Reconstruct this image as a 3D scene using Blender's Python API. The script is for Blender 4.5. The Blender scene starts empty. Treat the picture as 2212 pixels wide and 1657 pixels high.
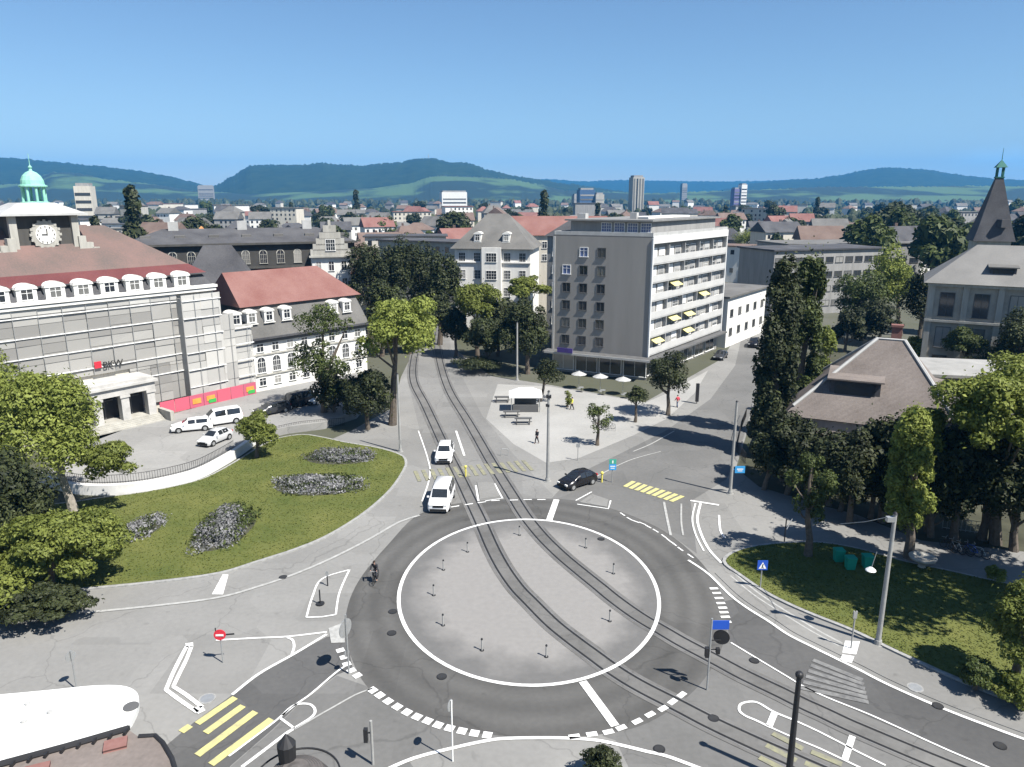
import bpy, bmesh, math, random
import numpy as np
from mathutils import Vector, Matrix
from mathutils.geometry import tessellate_polygon

# ------------------------------------------------------------------ camera, sky, sun, exposure
SC = bpy.context.scene
COL = SC.collection
W_PX, H_PX, F_PX, CAM_H = 2212.0, 1657.0, 1609.5, 28.0
CX, CY = W_PX / 2, H_PX / 2
PITCH = math.atan(403.5 / F_PX)
cam = bpy.data.cameras.new("camera")
cam.sensor_width = 36.0
cam.lens = 36.0 * F_PX / W_PX
cam.clip_start = 0.5
cam.clip_end = 40000
cam_ob = bpy.data.objects.new("camera", cam)
cam_ob.location = (0, 0, CAM_H)
cam_ob.rotation_euler = (math.pi / 2 - PITCH, 0, 0)
COL.objects.link(cam_ob)
SC.camera = cam_ob

SUN_ELEV = math.radians(54)
SUN_X, SUN_Y = 0.80, -0.60            # horizontal direction towards the sun
world = bpy.data.worlds.new("World")
SC.world = world
world.use_nodes = True
wn = world.node_tree
bg = wn.nodes["Background"]
sky = wn.nodes.new("ShaderNodeTexSky")
sky.sky_type = 'NISHITA'
sky.sun_disc = False
sky.sun_elevation = SUN_ELEV
sky.sun_rotation = math.atan2(SUN_X, SUN_Y)
sky.altitude = 550
sky.air_density = 1.1
sky.dust_density = 0.25
sky.ozone_density = 4.5
# a thin pale cloud low over the right-hand hills
tcw = wn.nodes.new("ShaderNodeTexCoord")
def wmath(op, a, c=None):
    n = wn.nodes.new("ShaderNodeMath"); n.operation = op
    for i, q in enumerate((a, c)):
        if q is None: continue
        if isinstance(q, (int, float)): n.inputs[i].default_value = q
        else: wn.links.new(q, n.inputs[i])
    return n.outputs[0]
sx_ = wn.nodes.new("ShaderNodeSeparateXYZ"); wn.links.new(tcw.outputs["Generated"], sx_.inputs[0])
mpw = wn.nodes.new("ShaderNodeMapping"); mpw.inputs["Scale"].default_value = (6, 6, 26); wn.links.new(tcw.outputs["Generated"], mpw.inputs[0])
nw = wn.nodes.new("ShaderNodeTexNoise"); nw.inputs["Scale"].default_value = 2.2; nw.inputs["Detail"].default_value = 7; wn.links.new(mpw.outputs[0], nw.inputs["Vector"])
ux = wmath('SUBTRACT', sx_.outputs[0], 0.585); uz = wmath('SUBTRACT', sx_.outputs[2], 0.028)
r2 = wmath('ADD', wmath('MULTIPLY', wmath('MULTIPLY', ux, ux), 60.0), wmath('MULTIPLY', wmath('MULTIPLY', uz, uz), 900.0))
msk = wmath('MULTIPLY', wmath('MAXIMUM', wmath('SUBTRACT', 1.0, r2), 0.0), wmath('MAXIMUM', wmath('MULTIPLY', wmath('SUBTRACT', nw.outputs[0], 0.32), 2.2), 0.0))
mcl = wn.nodes.new("ShaderNodeClamp"); wn.links.new(msk, mcl.inputs[0])
mxw = wn.nodes.new("ShaderNodeMix"); mxw.data_type = 'RGBA'; mxw.inputs[7].default_value = (5.2, 7.6, 9.4, 1)
wn.links.new(mcl.outputs[0], mxw.inputs[0]); wn.links.new(sky.outputs[0], mxw.inputs[6]); wn.links.new(mxw.outputs[2], bg.inputs[0])
bg.inputs[1].default_value = 0.062
sun = bpy.data.lights.new("sun", 'SUN')
sun.energy = 5.0
sun.angle = math.radians(0.5)
sun.color = (1.0, 0.955, 0.88)
sun_ob = bpy.data.objects.new("sun", sun)
sd = Vector((SUN_X * math.cos(SUN_ELEV), SUN_Y * math.cos(SUN_ELEV), math.sin(SUN_ELEV)))
sun_ob.rotation_euler = sd.to_track_quat('Z', 'Y').to_euler()
sun_ob.location = (60, -40, 120)
COL.objects.link(sun_ob)
SC.view_settings.view_transform = 'Standard'
SC.view_settings.look = 'None'
SC.view_settings.gamma = 1.0
SC.view_settings.exposure = 1.0
SC.render.engine = 'CYCLES'
SC.cycles.use_denoising = True
SC.cycles.max_bounces = 6
SC.cycles.diffuse_bounces = 3
SC.cycles.glossy_bounces = 3
SC.cycles.transparent_max_bounces = 6
SC.cycles.volume_bounces = 0

# ------------------------------------------------------------------ measuring: photograph pixel -> place in the world
cP, sP = math.cos(PITCH), math.sin(PITCH)
def ray(px, py):
    x = (px - CX) / F_PX; y = (py - CY) / F_PX
    return (x, cP - y * sP, -(sP + y * cP))
def g(px, py, z=0.0):
    d = ray(px, py); t = (z - CAM_H) / d[2]
    return (d[0] * t, d[1] * t)
def zat(px, py, Y):
    d = ray(px, py); return CAM_H + d[2] * Y / d[1]
def xat(px, py, Y):
    d = ray(px, py); return d[0] * Y / d[1]
def ppm(Y, z=0.0):                       # pixels per metre there
    return F_PX / (Y * cP - (z - CAM_H) * sP)
def on_plane(px, py, A, u):              # vertical plane through A along u -> (metres along u, height)
    d = ray(px, py)
    det = d[0] * -u[1] + d[1] * u[0]
    k = (A[0] * -u[1] + A[1] * u[0]) / det
    X, Y = d[0] * k, d[1] * k
    return ((X - A[0]) * u[0] + (Y - A[1]) * u[1], CAM_H + d[2] * k)

# ------------------------------------------------------------------ materials
MATS = {}
def nodes_of(name):
    m = bpy.data.materials.new(name); m.use_nodes = True
    nt = m.node_tree
    return m, nt, nt.nodes["Principled BSDF"]
def mat(name, col, rough=0.8, metal=0.0, var=0.12, scale=1.0, bump=0.0, bscale=20.0, spec=0.3, col2=None, island=False, streak=False):
    if name in MATS: return MATS[name]
    m, nt, p = nodes_of(name)
    p.inputs["Roughness"].default_value = rough
    p.inputs["Metallic"].default_value = metal
    p.inputs["Specular IOR Level"].default_value = spec
    tc = nt.nodes.new("ShaderNodeTexCoord")
    c2 = col2 or tuple(max(0, c * (1 - 2 * var)) for c in col)
    c1 = col if col2 else tuple(min(1, c * (1 + var)) for c in col)
    mix = nt.nodes.new("ShaderNodeMix"); mix.data_type = 'RGBA'
    mix.inputs[6].default_value = (*c1, 1); mix.inputs[7].default_value = (*c2, 1)
    if island:
        gn = nt.nodes.new("ShaderNodeNewGeometry")
        nt.links.new(gn.outputs["Random Per Island"], mix.inputs[0])
    else:
        n1 = nt.nodes.new("ShaderNodeTexNoise"); n1.inputs["Scale"].default_value = scale
        n1.inputs["Detail"].default_value = 6; n1.inputs["Roughness"].default_value = 0.65
        if streak:       # rain streaks: the stain pattern is drawn out downwards
            mpn = nt.nodes.new("ShaderNodeMapping"); mpn.inputs["Scale"].default_value = (1, 1, 0.12)
            nt.links.new(tc.outputs["Object"], mpn.inputs[0]); nt.links.new(mpn.outputs[0], n1.inputs["Vector"])
        else: nt.links.new(tc.outputs["Object"], n1.inputs["Vector"])
        mr = nt.nodes.new("ShaderNodeMapRange"); mr.inputs[1].default_value = 0.3; mr.inputs[2].default_value = 0.7
        nt.links.new(n1.outputs[0], mr.inputs[0]); nt.links.new(mr.outputs[0], mix.inputs[0])
    nt.links.new(mix.outputs[2], p.inputs["Base Color"])
    if bump:
        nb = nt.nodes.new("ShaderNodeTexNoise"); nb.inputs["Scale"].default_value = bscale
        nt.links.new(tc.outputs["Object"], nb.inputs["Vector"])
        b = nt.nodes.new("ShaderNodeBump"); b.inputs["Strength"].default_value = bump; b.inputs["Distance"].default_value = 0.05
        nt.links.new(nb.outputs[0], b.inputs["Height"]); nt.links.new(b.outputs[0], p.inputs["Normal"])
    MATS[name] = m
    return m

def mat_asphalt(name, dark, light, big=0.09, crack=True):
    if name in MATS: return MATS[name]
    m, nt, p = nodes_of(name)
    p.inputs["Roughness"].default_value = 0.9
    p.inputs["Specular IOR Level"].default_value = 0.25
    tc = nt.nodes.new("ShaderNodeTexCoord")
    n1 = nt.nodes.new("ShaderNodeTexNoise"); n1.inputs["Scale"].default_value = big; n1.inputs["Detail"].default_value = 8; n1.inputs["Roughness"].default_value = 0.6
    n2 = nt.nodes.new("ShaderNodeTexNoise"); n2.inputs["Scale"].default_value = 3.0; n2.inputs["Detail"].default_value = 5
    add = nt.nodes.new("ShaderNodeMath"); add.operation = 'ADD'
    mul = nt.nodes.new("ShaderNodeMath"); mul.operation = 'MULTIPLY'; mul.inputs[1].default_value = 0.35
    for n in (n1, n2): nt.links.new(tc.outputs["Object"], n.inputs["Vector"])
    nt.links.new(n2.outputs[0], mul.inputs[0]); nt.links.new(n1.outputs[0], add.inputs[0]); nt.links.new(mul.outputs[0], add.inputs[1])
    mr = nt.nodes.new("ShaderNodeMapRange"); mr.inputs[1].default_value = 0.5; mr.inputs[2].default_value = 0.85
    nt.links.new(add.outputs[0], mr.inputs[0])
    mix = nt.nodes.new("ShaderNodeMix"); mix.data_type = 'RGBA'
    mix.inputs[6].default_value = (*dark, 1); mix.inputs[7].default_value = (*light, 1)
    nt.links.new(mr.outputs[0], mix.inputs[0])
    out = mix.outputs[2]
    if crack:   # repaired patches: angular cells of slightly different age
        vo = nt.nodes.new("ShaderNodeTexVoronoi"); vo.inputs["Scale"].default_value = 0.16; vo.distance = 'CHEBYCHEV'
        nt.links.new(tc.outputs["Object"], vo.inputs["Vector"])
        hs = nt.nodes.new("ShaderNodeMix"); hs.data_type = 'RGBA'; hs.blend_type = 'MULTIPLY'
        sep = nt.nodes.new("ShaderNodeSeparateColor"); nt.links.new(vo.outputs["Color"], sep.inputs[0])
        mr2 = nt.nodes.new("ShaderNodeMapRange"); mr2.inputs[3].default_value = 0.9; mr2.inputs[4].default_value = 1.06
        nt.links.new(sep.outputs[0], mr2.inputs[0])
        cc = nt.nodes.new("ShaderNodeCombineColor")
        for i in range(3): nt.links.new(mr2.outputs[0], cc.inputs[i])
        hs.inputs[0].default_value = 1.0
        nt.links.new(out, hs.inputs[6]); nt.links.new(cc.outputs[0], hs.inputs[7]); out = hs.outputs[2]
    if crack:   # tarred seams and cracks wandering over the surface
        dn = nt.nodes.new("ShaderNodeTexNoise"); dn.inputs["Scale"].default_value = 0.5; dn.inputs["Detail"].default_value = 4
        nt.links.new(tc.outputs["Object"], dn.inputs["Vector"])
        va = nt.nodes.new("ShaderNodeVectorMath"); va.operation = 'MULTIPLY_ADD'; va.inputs[1].default_value = (2.5, 2.5, 0)
        nt.links.new(dn.outputs["Color"], va.inputs[0]); nt.links.new(tc.outputs["Object"], va.inputs[2])
        ve = nt.nodes.new("ShaderNodeTexVoronoi"); ve.feature = 'DISTANCE_TO_EDGE'; ve.inputs["Scale"].default_value = 0.11
        nt.links.new(va.outputs[0], ve.inputs["Vector"])
        m3 = nt.nodes.new("ShaderNodeMapRange"); m3.inputs[1].default_value = 0.001; m3.inputs[2].default_value = 0.007; m3.inputs[3].default_value = 0.80; m3.inputs[4].default_value = 1.0
        nt.links.new(ve.outputs["Distance"], m3.inputs[0])
        st = nt.nodes.new("ShaderNodeTexNoise"); st.inputs["Scale"].default_value = 0.9; st.inputs["Detail"].default_value = 3
        nt.links.new(tc.outputs["Object"], st.inputs["Vector"])
        m5 = nt.nodes.new("ShaderNodeMapRange"); m5.inputs[1].default_value = 0.24; m5.inputs[2].default_value = 0.34; m5.inputs[3].default_value = 0.80; m5.inputs[4].default_value = 1.0
        nt.links.new(st.outputs[0], m5.inputs[0])
        mm = nt.nodes.new("ShaderNodeMath"); mm.operation = 'MULTIPLY'; nt.links.new(m3.outputs[0], mm.inputs[0]); nt.links.new(m5.outputs[0], mm.inputs[1])
        c3 = nt.nodes.new("ShaderNodeCombineColor")
        for i in range(3): nt.links.new(mm.outputs[0], c3.inputs[i])
        h3 = nt.nodes.new("ShaderNodeMix"); h3.data_type = 'RGBA'; h3.blend_type = 'MULTIPLY'; h3.inputs[0].default_value = 1.0
        nt.links.new(out, h3.inputs[6]); nt.links.new(c3.outputs[0], h3.inputs[7]); out = h3.outputs[2]
    nt.links.new(out, p.inputs["Base Color"])
    MATS[name] = m
    return m

def mat_leaf(name, dark, light, trans=0.25, scale=0.5):
    if name in MATS: return MATS[name]
    m, nt, p = nodes_of(name)
    p.inputs["Roughness"].default_value = 0.6; p.inputs["Specular IOR Level"].default_value = 0.25
    tc = nt.nodes.new("ShaderNodeTexCoord"); gn = nt.nodes.new("ShaderNodeNewGeometry"); oi = nt.nodes.new("ShaderNodeObjectInfo")
    n1 = nt.nodes.new("ShaderNodeTexNoise"); n1.inputs["Scale"].default_value = scale; n1.inputs["Detail"].default_value = 3
    nt.links.new(tc.outputs["Object"], n1.inputs["Vector"])
    a = nt.nodes.new("ShaderNodeMath"); a.operation = 'MULTIPLY_ADD'; a.inputs[1].default_value = 0.5
    nt.links.new(gn.outputs["Random Per Island"], a.inputs[0]); nt.links.new(n1.outputs[0], a.inputs[2])
    mr = nt.nodes.new("ShaderNodeMapRange"); mr.inputs[1].default_value = 0.4; mr.inputs[2].default_value = 1.1
    nt.links.new(a.outputs[0], mr.inputs[0])
    mix = nt.nodes.new("ShaderNodeMix"); mix.data_type = 'RGBA'
    mix.inputs[6].default_value = (*dark, 1); mix.inputs[7].default_value = (*light, 1)
    nt.links.new(mr.outputs[0], mix.inputs[0])
    hsv = nt.nodes.new("ShaderNodeHueSaturation")
    mv = nt.nodes.new("ShaderNodeMapRange"); mv.inputs[3].default_value = 0.78; mv.inputs[4].default_value = 1.2
    nt.links.new(oi.outputs["Random"], mv.inputs[0]); nt.links.new(mv.outputs[0], hsv.inputs["Value"])
    nt.links.new(mix.outputs[2], hsv.inputs["Color"]); nt.links.new(hsv.outputs[0], p.inputs["Base Color"])
    tr = nt.nodes.new("ShaderNodeBsdfTranslucent"); nt.links.new(hsv.outputs[0], tr.inputs[0])
    ms = nt.nodes.new("ShaderNodeMixShader"); ms.inputs[0].default_value = trans
    nt.links.new(p.outputs[0], ms.inputs[1]); nt.links.new(tr.outputs[0], ms.inputs[2])
    nt.links.new(ms.outputs[0], nt.nodes["Material Output"].inputs[0])
    MATS[name] = m
    return m

def mat_tiles(name, col, col2, bands=3.0, rough=0.85):
    """roof tiles: fine courses by height plus blotches of weathering"""
    if name in MATS: return MATS[name]
    m, nt, p = nodes_of(name)
    p.inputs["Roughness"].default_value = rough; p.inputs["Specular IOR Level"].default_value = 0.2
    tc = nt.nodes.new("ShaderNodeTexCoord")
    n1 = nt.nodes.new("ShaderNodeTexNoise"); n1.inputs["Scale"].default_value = 0.25; n1.inputs["Detail"].default_value = 8
    n2 = nt.nodes.new("ShaderNodeTexNoise"); n2.inputs["Scale"].default_value = 6; n2.inputs["Detail"].default_value = 2
    for n in (n1, n2): nt.links.new(tc.outputs["Object"], n.inputs["Vector"])
    a = nt.nodes.new("ShaderNodeMath"); a.operation = 'MULTIPLY_ADD'; a.inputs[1].default_value = 0.5
    nt.links.new(n2.outputs[0], a.inputs[0]); nt.links.new(n1.outputs[0], a.inputs[2])
    mr = nt.nodes.new("ShaderNodeMapRange"); mr.inputs[1].default_value = 0.5; mr.inputs[2].default_value = 1.0
    nt.links.new(a.outputs[0], mr.inputs[0])
    mix = nt.nodes.new("ShaderNodeMix"); mix.data_type = 'RGBA'
    mix.inputs[6].default_value = (*col, 1); mix.inputs[7].default_value = (*col2, 1)
    nt.links.new(mr.outputs[0], mix.inputs[0]); nt.links.new(mix.outputs[2], p.inputs["Base Color"])
    wv = nt.nodes.new("ShaderNodeTexWave"); wv.bands_direction = 'Z'; wv.inputs["Scale"].default_value = bands; wv.inputs["Distortion"].default_value = 0.6
    nt.links.new(tc.outputs["Object"], wv.inputs["Vector"])
    b = nt.nodes.new("ShaderNodeBump"); b.inputs["Strength"].default_value = 0.5; b.inputs["Distance"].default_value = 0.05
    nt.links.new(wv.outputs[0], b.inputs["Height"]); nt.links.new(b.outputs[0], p.inputs["Normal"])
    MATS[name] = m
    return m

M_white = mat("white_paint", (0.78, 0.78, 0.76), 0.55, var=0.04)
M_mark = mat("road_paint_white", (0.80, 0.80, 0.78), 0.7, var=0.06, scale=2.0, col2=(0.52, 0.52, 0.51))
M_markold = mat("road_paint_worn", (0.40, 0.40, 0.385), 0.8, scale=2.5, col2=(0.25, 0.25, 0.24))
M_yellow = mat("road_paint_yellow", (0.58, 0.54, 0.20), 0.7, scale=2.0, col2=(0.33, 0.31, 0.18))
M_plaster = mat("white_plaster", (0.74, 0.73, 0.69), 0.9, scale=1.1, col2=(0.58, 0.57, 0.54), streak=True)
M_plasterg = mat("grey_plaster", (0.31, 0.305, 0.295), 0.9, scale=1.0, col2=(0.215, 0.212, 0.205), streak=True)
M_cream = mat("cream_plaster", (0.60, 0.56, 0.48), 0.9, scale=1.0, col2=(0.45, 0.42, 0.36), streak=True)
M_stone = mat("sandstone", (0.42, 0.41, 0.37), 0.9, scale=1.2, col2=(0.28, 0.27, 0.24), streak=True)
M_stoned = mat("dark_shaded_sandstone", (0.085, 0.082, 0.075), 0.9, scale=0.8, col2=(0.05, 0.048, 0.045), streak=True)  # clock tower's shadow is put into this tone; the cornice is simply dark
M_conc = mat("concrete", (0.40, 0.40, 0.39), 0.9, var=0.1, scale=0.8)
M_steel = mat("galvanised_steel", (0.42, 0.43, 0.43), 0.5, 0.6, var=0.06, scale=3)
M_pole = mat("pole_grey", (0.30, 0.30, 0.29), 0.6, 0.0, var=0.10, scale=2)
M_dark = mat("dark_metal", (0.03, 0.03, 0.032), 0.5, 0.2, var=0.1)
M_black = mat("black_rubber", (0.018, 0.018, 0.018), 0.8, var=0.1)
M_glass = mat("window_glass", (0.030, 0.034, 0.040), 0.08, 0.0, var=0.3, scale=0.7, spec=0.8)
nt = M_glass.node_tree; oi = nt.nodes.new("ShaderNodeObjectInfo"); cr = nt.nodes.new("ShaderNodeValToRGB"); cr.color_ramp.interpolation = 'CONSTANT'   # curtains behind some panes
for pos_, col_ in ((0.0, (0.022, 0.026, 0.032)), (0.45, (0.05, 0.052, 0.055)), (0.68, (0.13, 0.13, 0.125)), (0.86, (0.28, 0.275, 0.26))):
    e = cr.color_ramp.elements[0] if pos_ == 0 else cr.color_ramp.elements.new(pos_); e.position = pos_; e.color = (*col_, 1)
cr.color_ramp.elements[-1].color = (0.28, 0.275, 0.26, 1); cr.color_ramp.elements[-1].position = 0.86
nt.links.new(oi.outputs["Random"], cr.inputs[0]); nt.links.new(cr.outputs[0], nt.nodes["Principled BSDF"].inputs["Base Color"])
M_carglass = mat("car_glass", (0.020, 0.023, 0.026), 0.06, var=0.2, scale=1, spec=0.8)
M_glassb = mat("blue_glass", (0.10, 0.14, 0.28), 0.1, 0.0, var=0.2, scale=0.7, spec=0.8)
M_frame = mat("window_frame_white", (0.74, 0.74, 0.72), 0.6, var=0.03)
M_framed = mat("window_frame_dark", (0.10, 0.10, 0.10), 0.6, var=0.05)
M_redroof = mat_tiles("red_roof_tiles", (0.165, 0.072, 0.062), (0.235, 0.130, 0.115))
M_brownroof = mat_tiles("weathered_roof_tiles", (0.12, 0.082, 0.068), (0.18, 0.135, 0.115))
M_greyroof = mat_tiles("grey_roof_tiles", (0.10, 0.098, 0.093), (0.17, 0.165, 0.156))
M_darkroof = mat_tiles("dark_slate_roof", (0.045, 0.045, 0.05), (0.10, 0.10, 0.105))
M_copper = mat("green_copper", (0.26, 0.55, 0.44), 0.7, var=0.12, scale=1.5)
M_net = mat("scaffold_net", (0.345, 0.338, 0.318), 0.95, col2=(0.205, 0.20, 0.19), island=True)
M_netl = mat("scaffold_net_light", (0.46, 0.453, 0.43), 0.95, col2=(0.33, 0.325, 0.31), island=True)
M_red = mat("red_paint", (0.55, 0.03, 0.05), 0.5, var=0.08)
M_redpanel = mat("red_hoarding", (0.62, 0.10, 0.14), 0.6, col2=(0.42, 0.10, 0.15), island=True)
M_orange = mat("orange_paint", (0.75, 0.30, 0.06), 0.6)
M_greenp = mat("green_paint", (0.05, 0.36, 0.08), 0.6)
M_blue = mat("sign_blue", (0.02, 0.08, 0.42), 0.4, var=0.03)
M_lblue = mat("sign_light_blue", (0.05, 0.30, 0.62), 0.4, var=0.03)
M_teal = mat("teal_plastic", (0.02, 0.30, 0.20), 0.5)
M_carw = mat("car_white", (0.80, 0.80, 0.80), 0.25, var=0.02, spec=0.5)
M_cars = mat("car_silver", (0.62, 0.63, 0.64), 0.25, 0.3, var=0.02, spec=0.5)
M_carb = mat("car_black", (0.012, 0.012, 0.014), 0.2, var=0.05, spec=0.5)
M_card = mat("car_dark_grey", (0.035, 0.037, 0.042), 0.25, var=0.05, spec=0.5)
M_lamp = mat("lamp_lens", (0.75, 0.75, 0.72), 0.15, var=0.02, spec=0.6)
M_tail = mat("tail_lens", (0.40, 0.02, 0.02), 0.2, var=0.03)
M_bark = mat("bark", (0.12, 0.10, 0.08), 0.95, var=0.2, scale=3, bump=0.4, bscale=8)
M_barkl = mat("pale_bark", (0.30, 0.27, 0.23), 0.95, var=0.2, scale=3, bump=0.3, bscale=8)
M_skin = mat("skin", (0.55, 0.34, 0.26), 0.6, var=0.04)
M_cloth_d = mat("dark_clothing", (0.03, 0.03, 0.035), 0.9, var=0.1)
M_cloth_r = mat("red_clothing", (0.50, 0.05, 0.08), 0.9, var=0.08)
M_cloth_y = mat("yellow_vest", (0.60, 0.60, 0.08), 0.8, var=0.05)
M_cloth_j = mat("blue_jeans", (0.05, 0.07, 0.14), 0.9, var=0.1)
M_hair = mat("dark_hair", (0.03, 0.02, 0.015), 0.8, var=0.1)
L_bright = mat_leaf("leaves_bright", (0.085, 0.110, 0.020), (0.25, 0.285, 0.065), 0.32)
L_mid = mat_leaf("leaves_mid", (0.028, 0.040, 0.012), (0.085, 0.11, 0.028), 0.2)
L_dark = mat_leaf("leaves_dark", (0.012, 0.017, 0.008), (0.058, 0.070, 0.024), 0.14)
L_flower = mat_leaf("flowers_lavender", (0.11, 0.115, 0.105), (0.30, 0.295, 0.31), 0.2, 2.0)

# ------------------------------------------------------------------ mesh building
class MB:
    def __init__(s): s.v, s.f, s.m = [], [], []
    def add(s, vs, fs, mi=0):
        o = len(s.v); s.v += [tuple(v) for v in vs]
        s.f += [tuple(i + o for i in f) for f in fs]; s.m += [mi] * len(fs)
    def box(s, c, size, rot=0.0, mi=0):
        x, y, z = (q / 2 for q in size); cr, sr = math.cos(rot), math.sin(rot)
        vs = []
        for dx, dy, dz in ((-x,-y,-z),(x,-y,-z),(x,y,-z),(-x,y,-z),(-x,-y,z),(x,-y,z),(x,y,z),(-x,y,z)):
            vs.append((c[0] + dx*cr - dy*sr, c[1] + dx*sr + dy*cr, c[2] + dz))
        s.add(vs, [(3,2,1,0),(4,5,6,7),(0,1,5,4),(1,2,6,5),(2,3,7,6),(3,0,4,7)], mi)
    def prism(s, pts, z0, z1, mi=0, mtop=None, bottom=True):
        if sum(a[0]*b[1]-b[0]*a[1] for a, b in zip(pts, pts[1:]+pts[:1])) < 0: pts = pts[::-1]
        n = len(pts)
        vs = [(p[0], p[1], z0) for p in pts] + [(p[0], p[1], z1) for p in pts]
        s.add(vs, [(i, (i+1) % n, n+(i+1) % n, n+i) for i in range(n)], mi)
        s.flat(pts, z1, mi if mtop is None else mtop)
    def flat(s, pts, z, mi=0):
        if sum(a[0]*b[1]-b[0]*a[1] for a, b in zip(pts, pts[1:]+pts[:1])) < 0: pts = pts[::-1]
        vs = [(p[0], p[1], z) for p in pts]
        tris = tessellate_polygon([[Vector((p[0], p[1], 0)) for p in pts]])
        out = []
        for t in tris:
            a, b, c = (vs[i] for i in t)
            if (b[0]-a[0])*(c[1]-a[1])-(b[1]-a[1])*(c[0]-a[0]) < 0: t = (t[0], t[2], t[1])
            out.append(tuple(t))
        s.add(vs, out, mi)
    def cyl(s, p0, p1, r0, r1=None, n=10, mi=0, caps=True):
        r1 = r0 if r1 is None else r1
        p0, p1 = Vector(p0), Vector(p1); d = (p1 - p0).normalized()
        a = d.orthogonal().normalized(); b = d.cross(a)
        vs = []
        for p, r in ((p0, r0), (p1, r1)):
            for i in range(n):
                t = 2*math.pi*i/n; vs.append(p + a*(r*math.cos(t)) + b*(r*math.sin(t)))
        fs = [(i, (i+1) % n, n+(i+1) % n, n+i) for i in range(n)]
        if caps: fs += [tuple(range(n-1, -1, -1)), tuple(range(n, 2*n))]
        s.add(vs, fs, mi)
    def tube(s, pts, radii, n=8, mi=0):
        pts = [Vector(p) for p in pts]
        if not hasattr(radii, '__len__'): radii = [radii]*len(pts)
        vs = []
        for i, p in enumerate(pts):
            d = (pts[min(i+1, len(pts)-1)] - pts[max(i-1, 0)]).normalized()
            a = d.cross(Vector((0.31, 0.17, 0.93))).normalized() if abs(d.z) < 0.9 else d.cross(Vector((1, 0.1, 0))).normalized()
            b = d.cross(a)
            for k in range(n):
                t = 2*math.pi*k/n; vs.append(p + a*(radii[i]*math.cos(t)) + b*(radii[i]*math.sin(t)))
        fs = []
        for i in range(len(pts)-1):
            for k in range(n): fs.append((i*n+k, i*n+(k+1) % n, (i+1)*n+(k+1) % n, (i+1)*n+k))
        fs += [tuple(range(n-1, -1, -1)), tuple(range((len(pts)-1)*n, len(pts)*n))]
        s.add(vs, fs, mi)
    def lathe(s, prof, c=(0, 0, 0), n=16, mi=0):
        vs = []
        for r, z in prof:
            for k in range(n):
                t = 2*math.pi*k/n; vs.append((c[0]+r*math.cos(t), c[1]+r*math.sin(t), c[2]+z))
        fs = []
        for i in range(len(prof)-1):
            for k in range(n): fs.append((i*n+k, i*n+(k+1) % n, (i+1)*n+(k+1) % n, (i+1)*n+k))
        fs += [tuple(range(n-1, -1, -1)), tuple(range((len(prof)-1)*n, len(prof)*n))]
        s.add(vs, fs, mi)
    def ball(s, c, r, n=10, mi=0):
        rx, ry, rz = r if hasattr(r, '__len__') else (r, r, r)
        vs = []; m = n//2+1
        for i in range(1, m):
            ph = math.pi*i/m
            for k in range(n):
                t = 2*math.pi*k/n; vs.append((c[0]+rx*math.sin(ph)*math.cos(t), c[1]+ry*math.sin(ph)*math.sin(t), c[2]+rz*math.cos(ph)))
        fs = []
        for i in range(m-2):
            for k in range(n): fs.append(((i+1)*n+k, (i+1)*n+(k+1) % n, i*n+(k+1) % n, i*n+k))
        fs += [tuple(range(n)), tuple(range((m-2)*n+n-1, (m-2)*n-1, -1))]
        s.add(vs, fs, mi)
    def strip(s, pts, w, z, mi=0, closed=False):
        """flat painted line of width w along ground points"""
        P = [Vector((p[0], p[1])) for p in pts]; n = len(P); L, R = [], []
        for i in range(n):
            a = P[(i-1) % n] if (closed or i > 0) else P[i]; b = P[(i+1) % n] if (closed or i < n-1) else P[i]
            d = (b-a).normalized(); nn = Vector((-d.y, d.x))*(w/2)
            L.append(P[i]+nn); R.append(P[i]-nn)
        vs = [(p.x, p.y, z) for p in R] + [(p.x, p.y, z) for p in L]
        s.add(vs, [(i, (i+1) % n, n+(i+1) % n, n+i) for i in range(n if closed else n-1)], mi)
    def mesh(s, name, mats, smooth=False, off=(0, 0, 0)):
        me = bpy.data.meshes.new(name)
        me.from_pydata([(v[0]-off[0], v[1]-off[1], v[2]-off[2]) for v in s.v], [], s.f)
        for mm in (mats if isinstance(mats, (list, tuple)) else [mats]): me.materials.append(mm)
        if any(s.m): me.polygons.foreach_set("material_index", s.m)
        if smooth: me.polygons.foreach_set("use_smooth", [True]*len(s.f))
        me.update()
        return me
    def build(s, name, mats, parent=None, smooth=False, at=None):
        """one object; world coordinates are taken relative to the parent's place (or to `at` when at top level)"""
        off = at or (tuple(parent['place']) if parent is not None and 'place' in parent else (0, 0, 0))
        o = bpy.data.objects.new(name, s.mesh(name, mats, smooth, off)); COL.objects.link(o)
        if parent is not None: o.parent = parent
        if at: o.location = at
        return o

def tag(o, label=None, cat=None, group=None, kind=None):
    if label: o["label"] = label
    if cat: o["category"] = cat
    if group: o["group"] = group
    if kind: o["kind"] = kind
    return o
PLACES = {}
def thing(name, label, cat, loc=(0, 0, 0), rz=0.0, group=None):
    o = bpy.data.objects.new(name, None); o.empty_display_size = 0.3
    COL.objects.link(o); o.location = loc; o.rotation_euler = (0, 0, rz)
    tag(o, label, cat, group)
    return o
def world_thing(name, label, cat, loc, group=None):
    """a thing whose parts are written in world coordinates"""
    o = thing(name, label, cat, loc, 0, group); o['place'] = [float(q) for q in loc]
    return o
def add_part(name, me, parent, loc=(0, 0, 0), rz=0.0):
    o = bpy.data.objects.new(name, me); COL.objects.link(o); o.parent = parent
    pl = tuple(parent['place']) if 'place' in parent else (0, 0, 0)
    o.location = (loc[0]-pl[0], loc[1]-pl[1], loc[2]-pl[2]); o.rotation_euler = (0, 0, rz)
    return o
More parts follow.
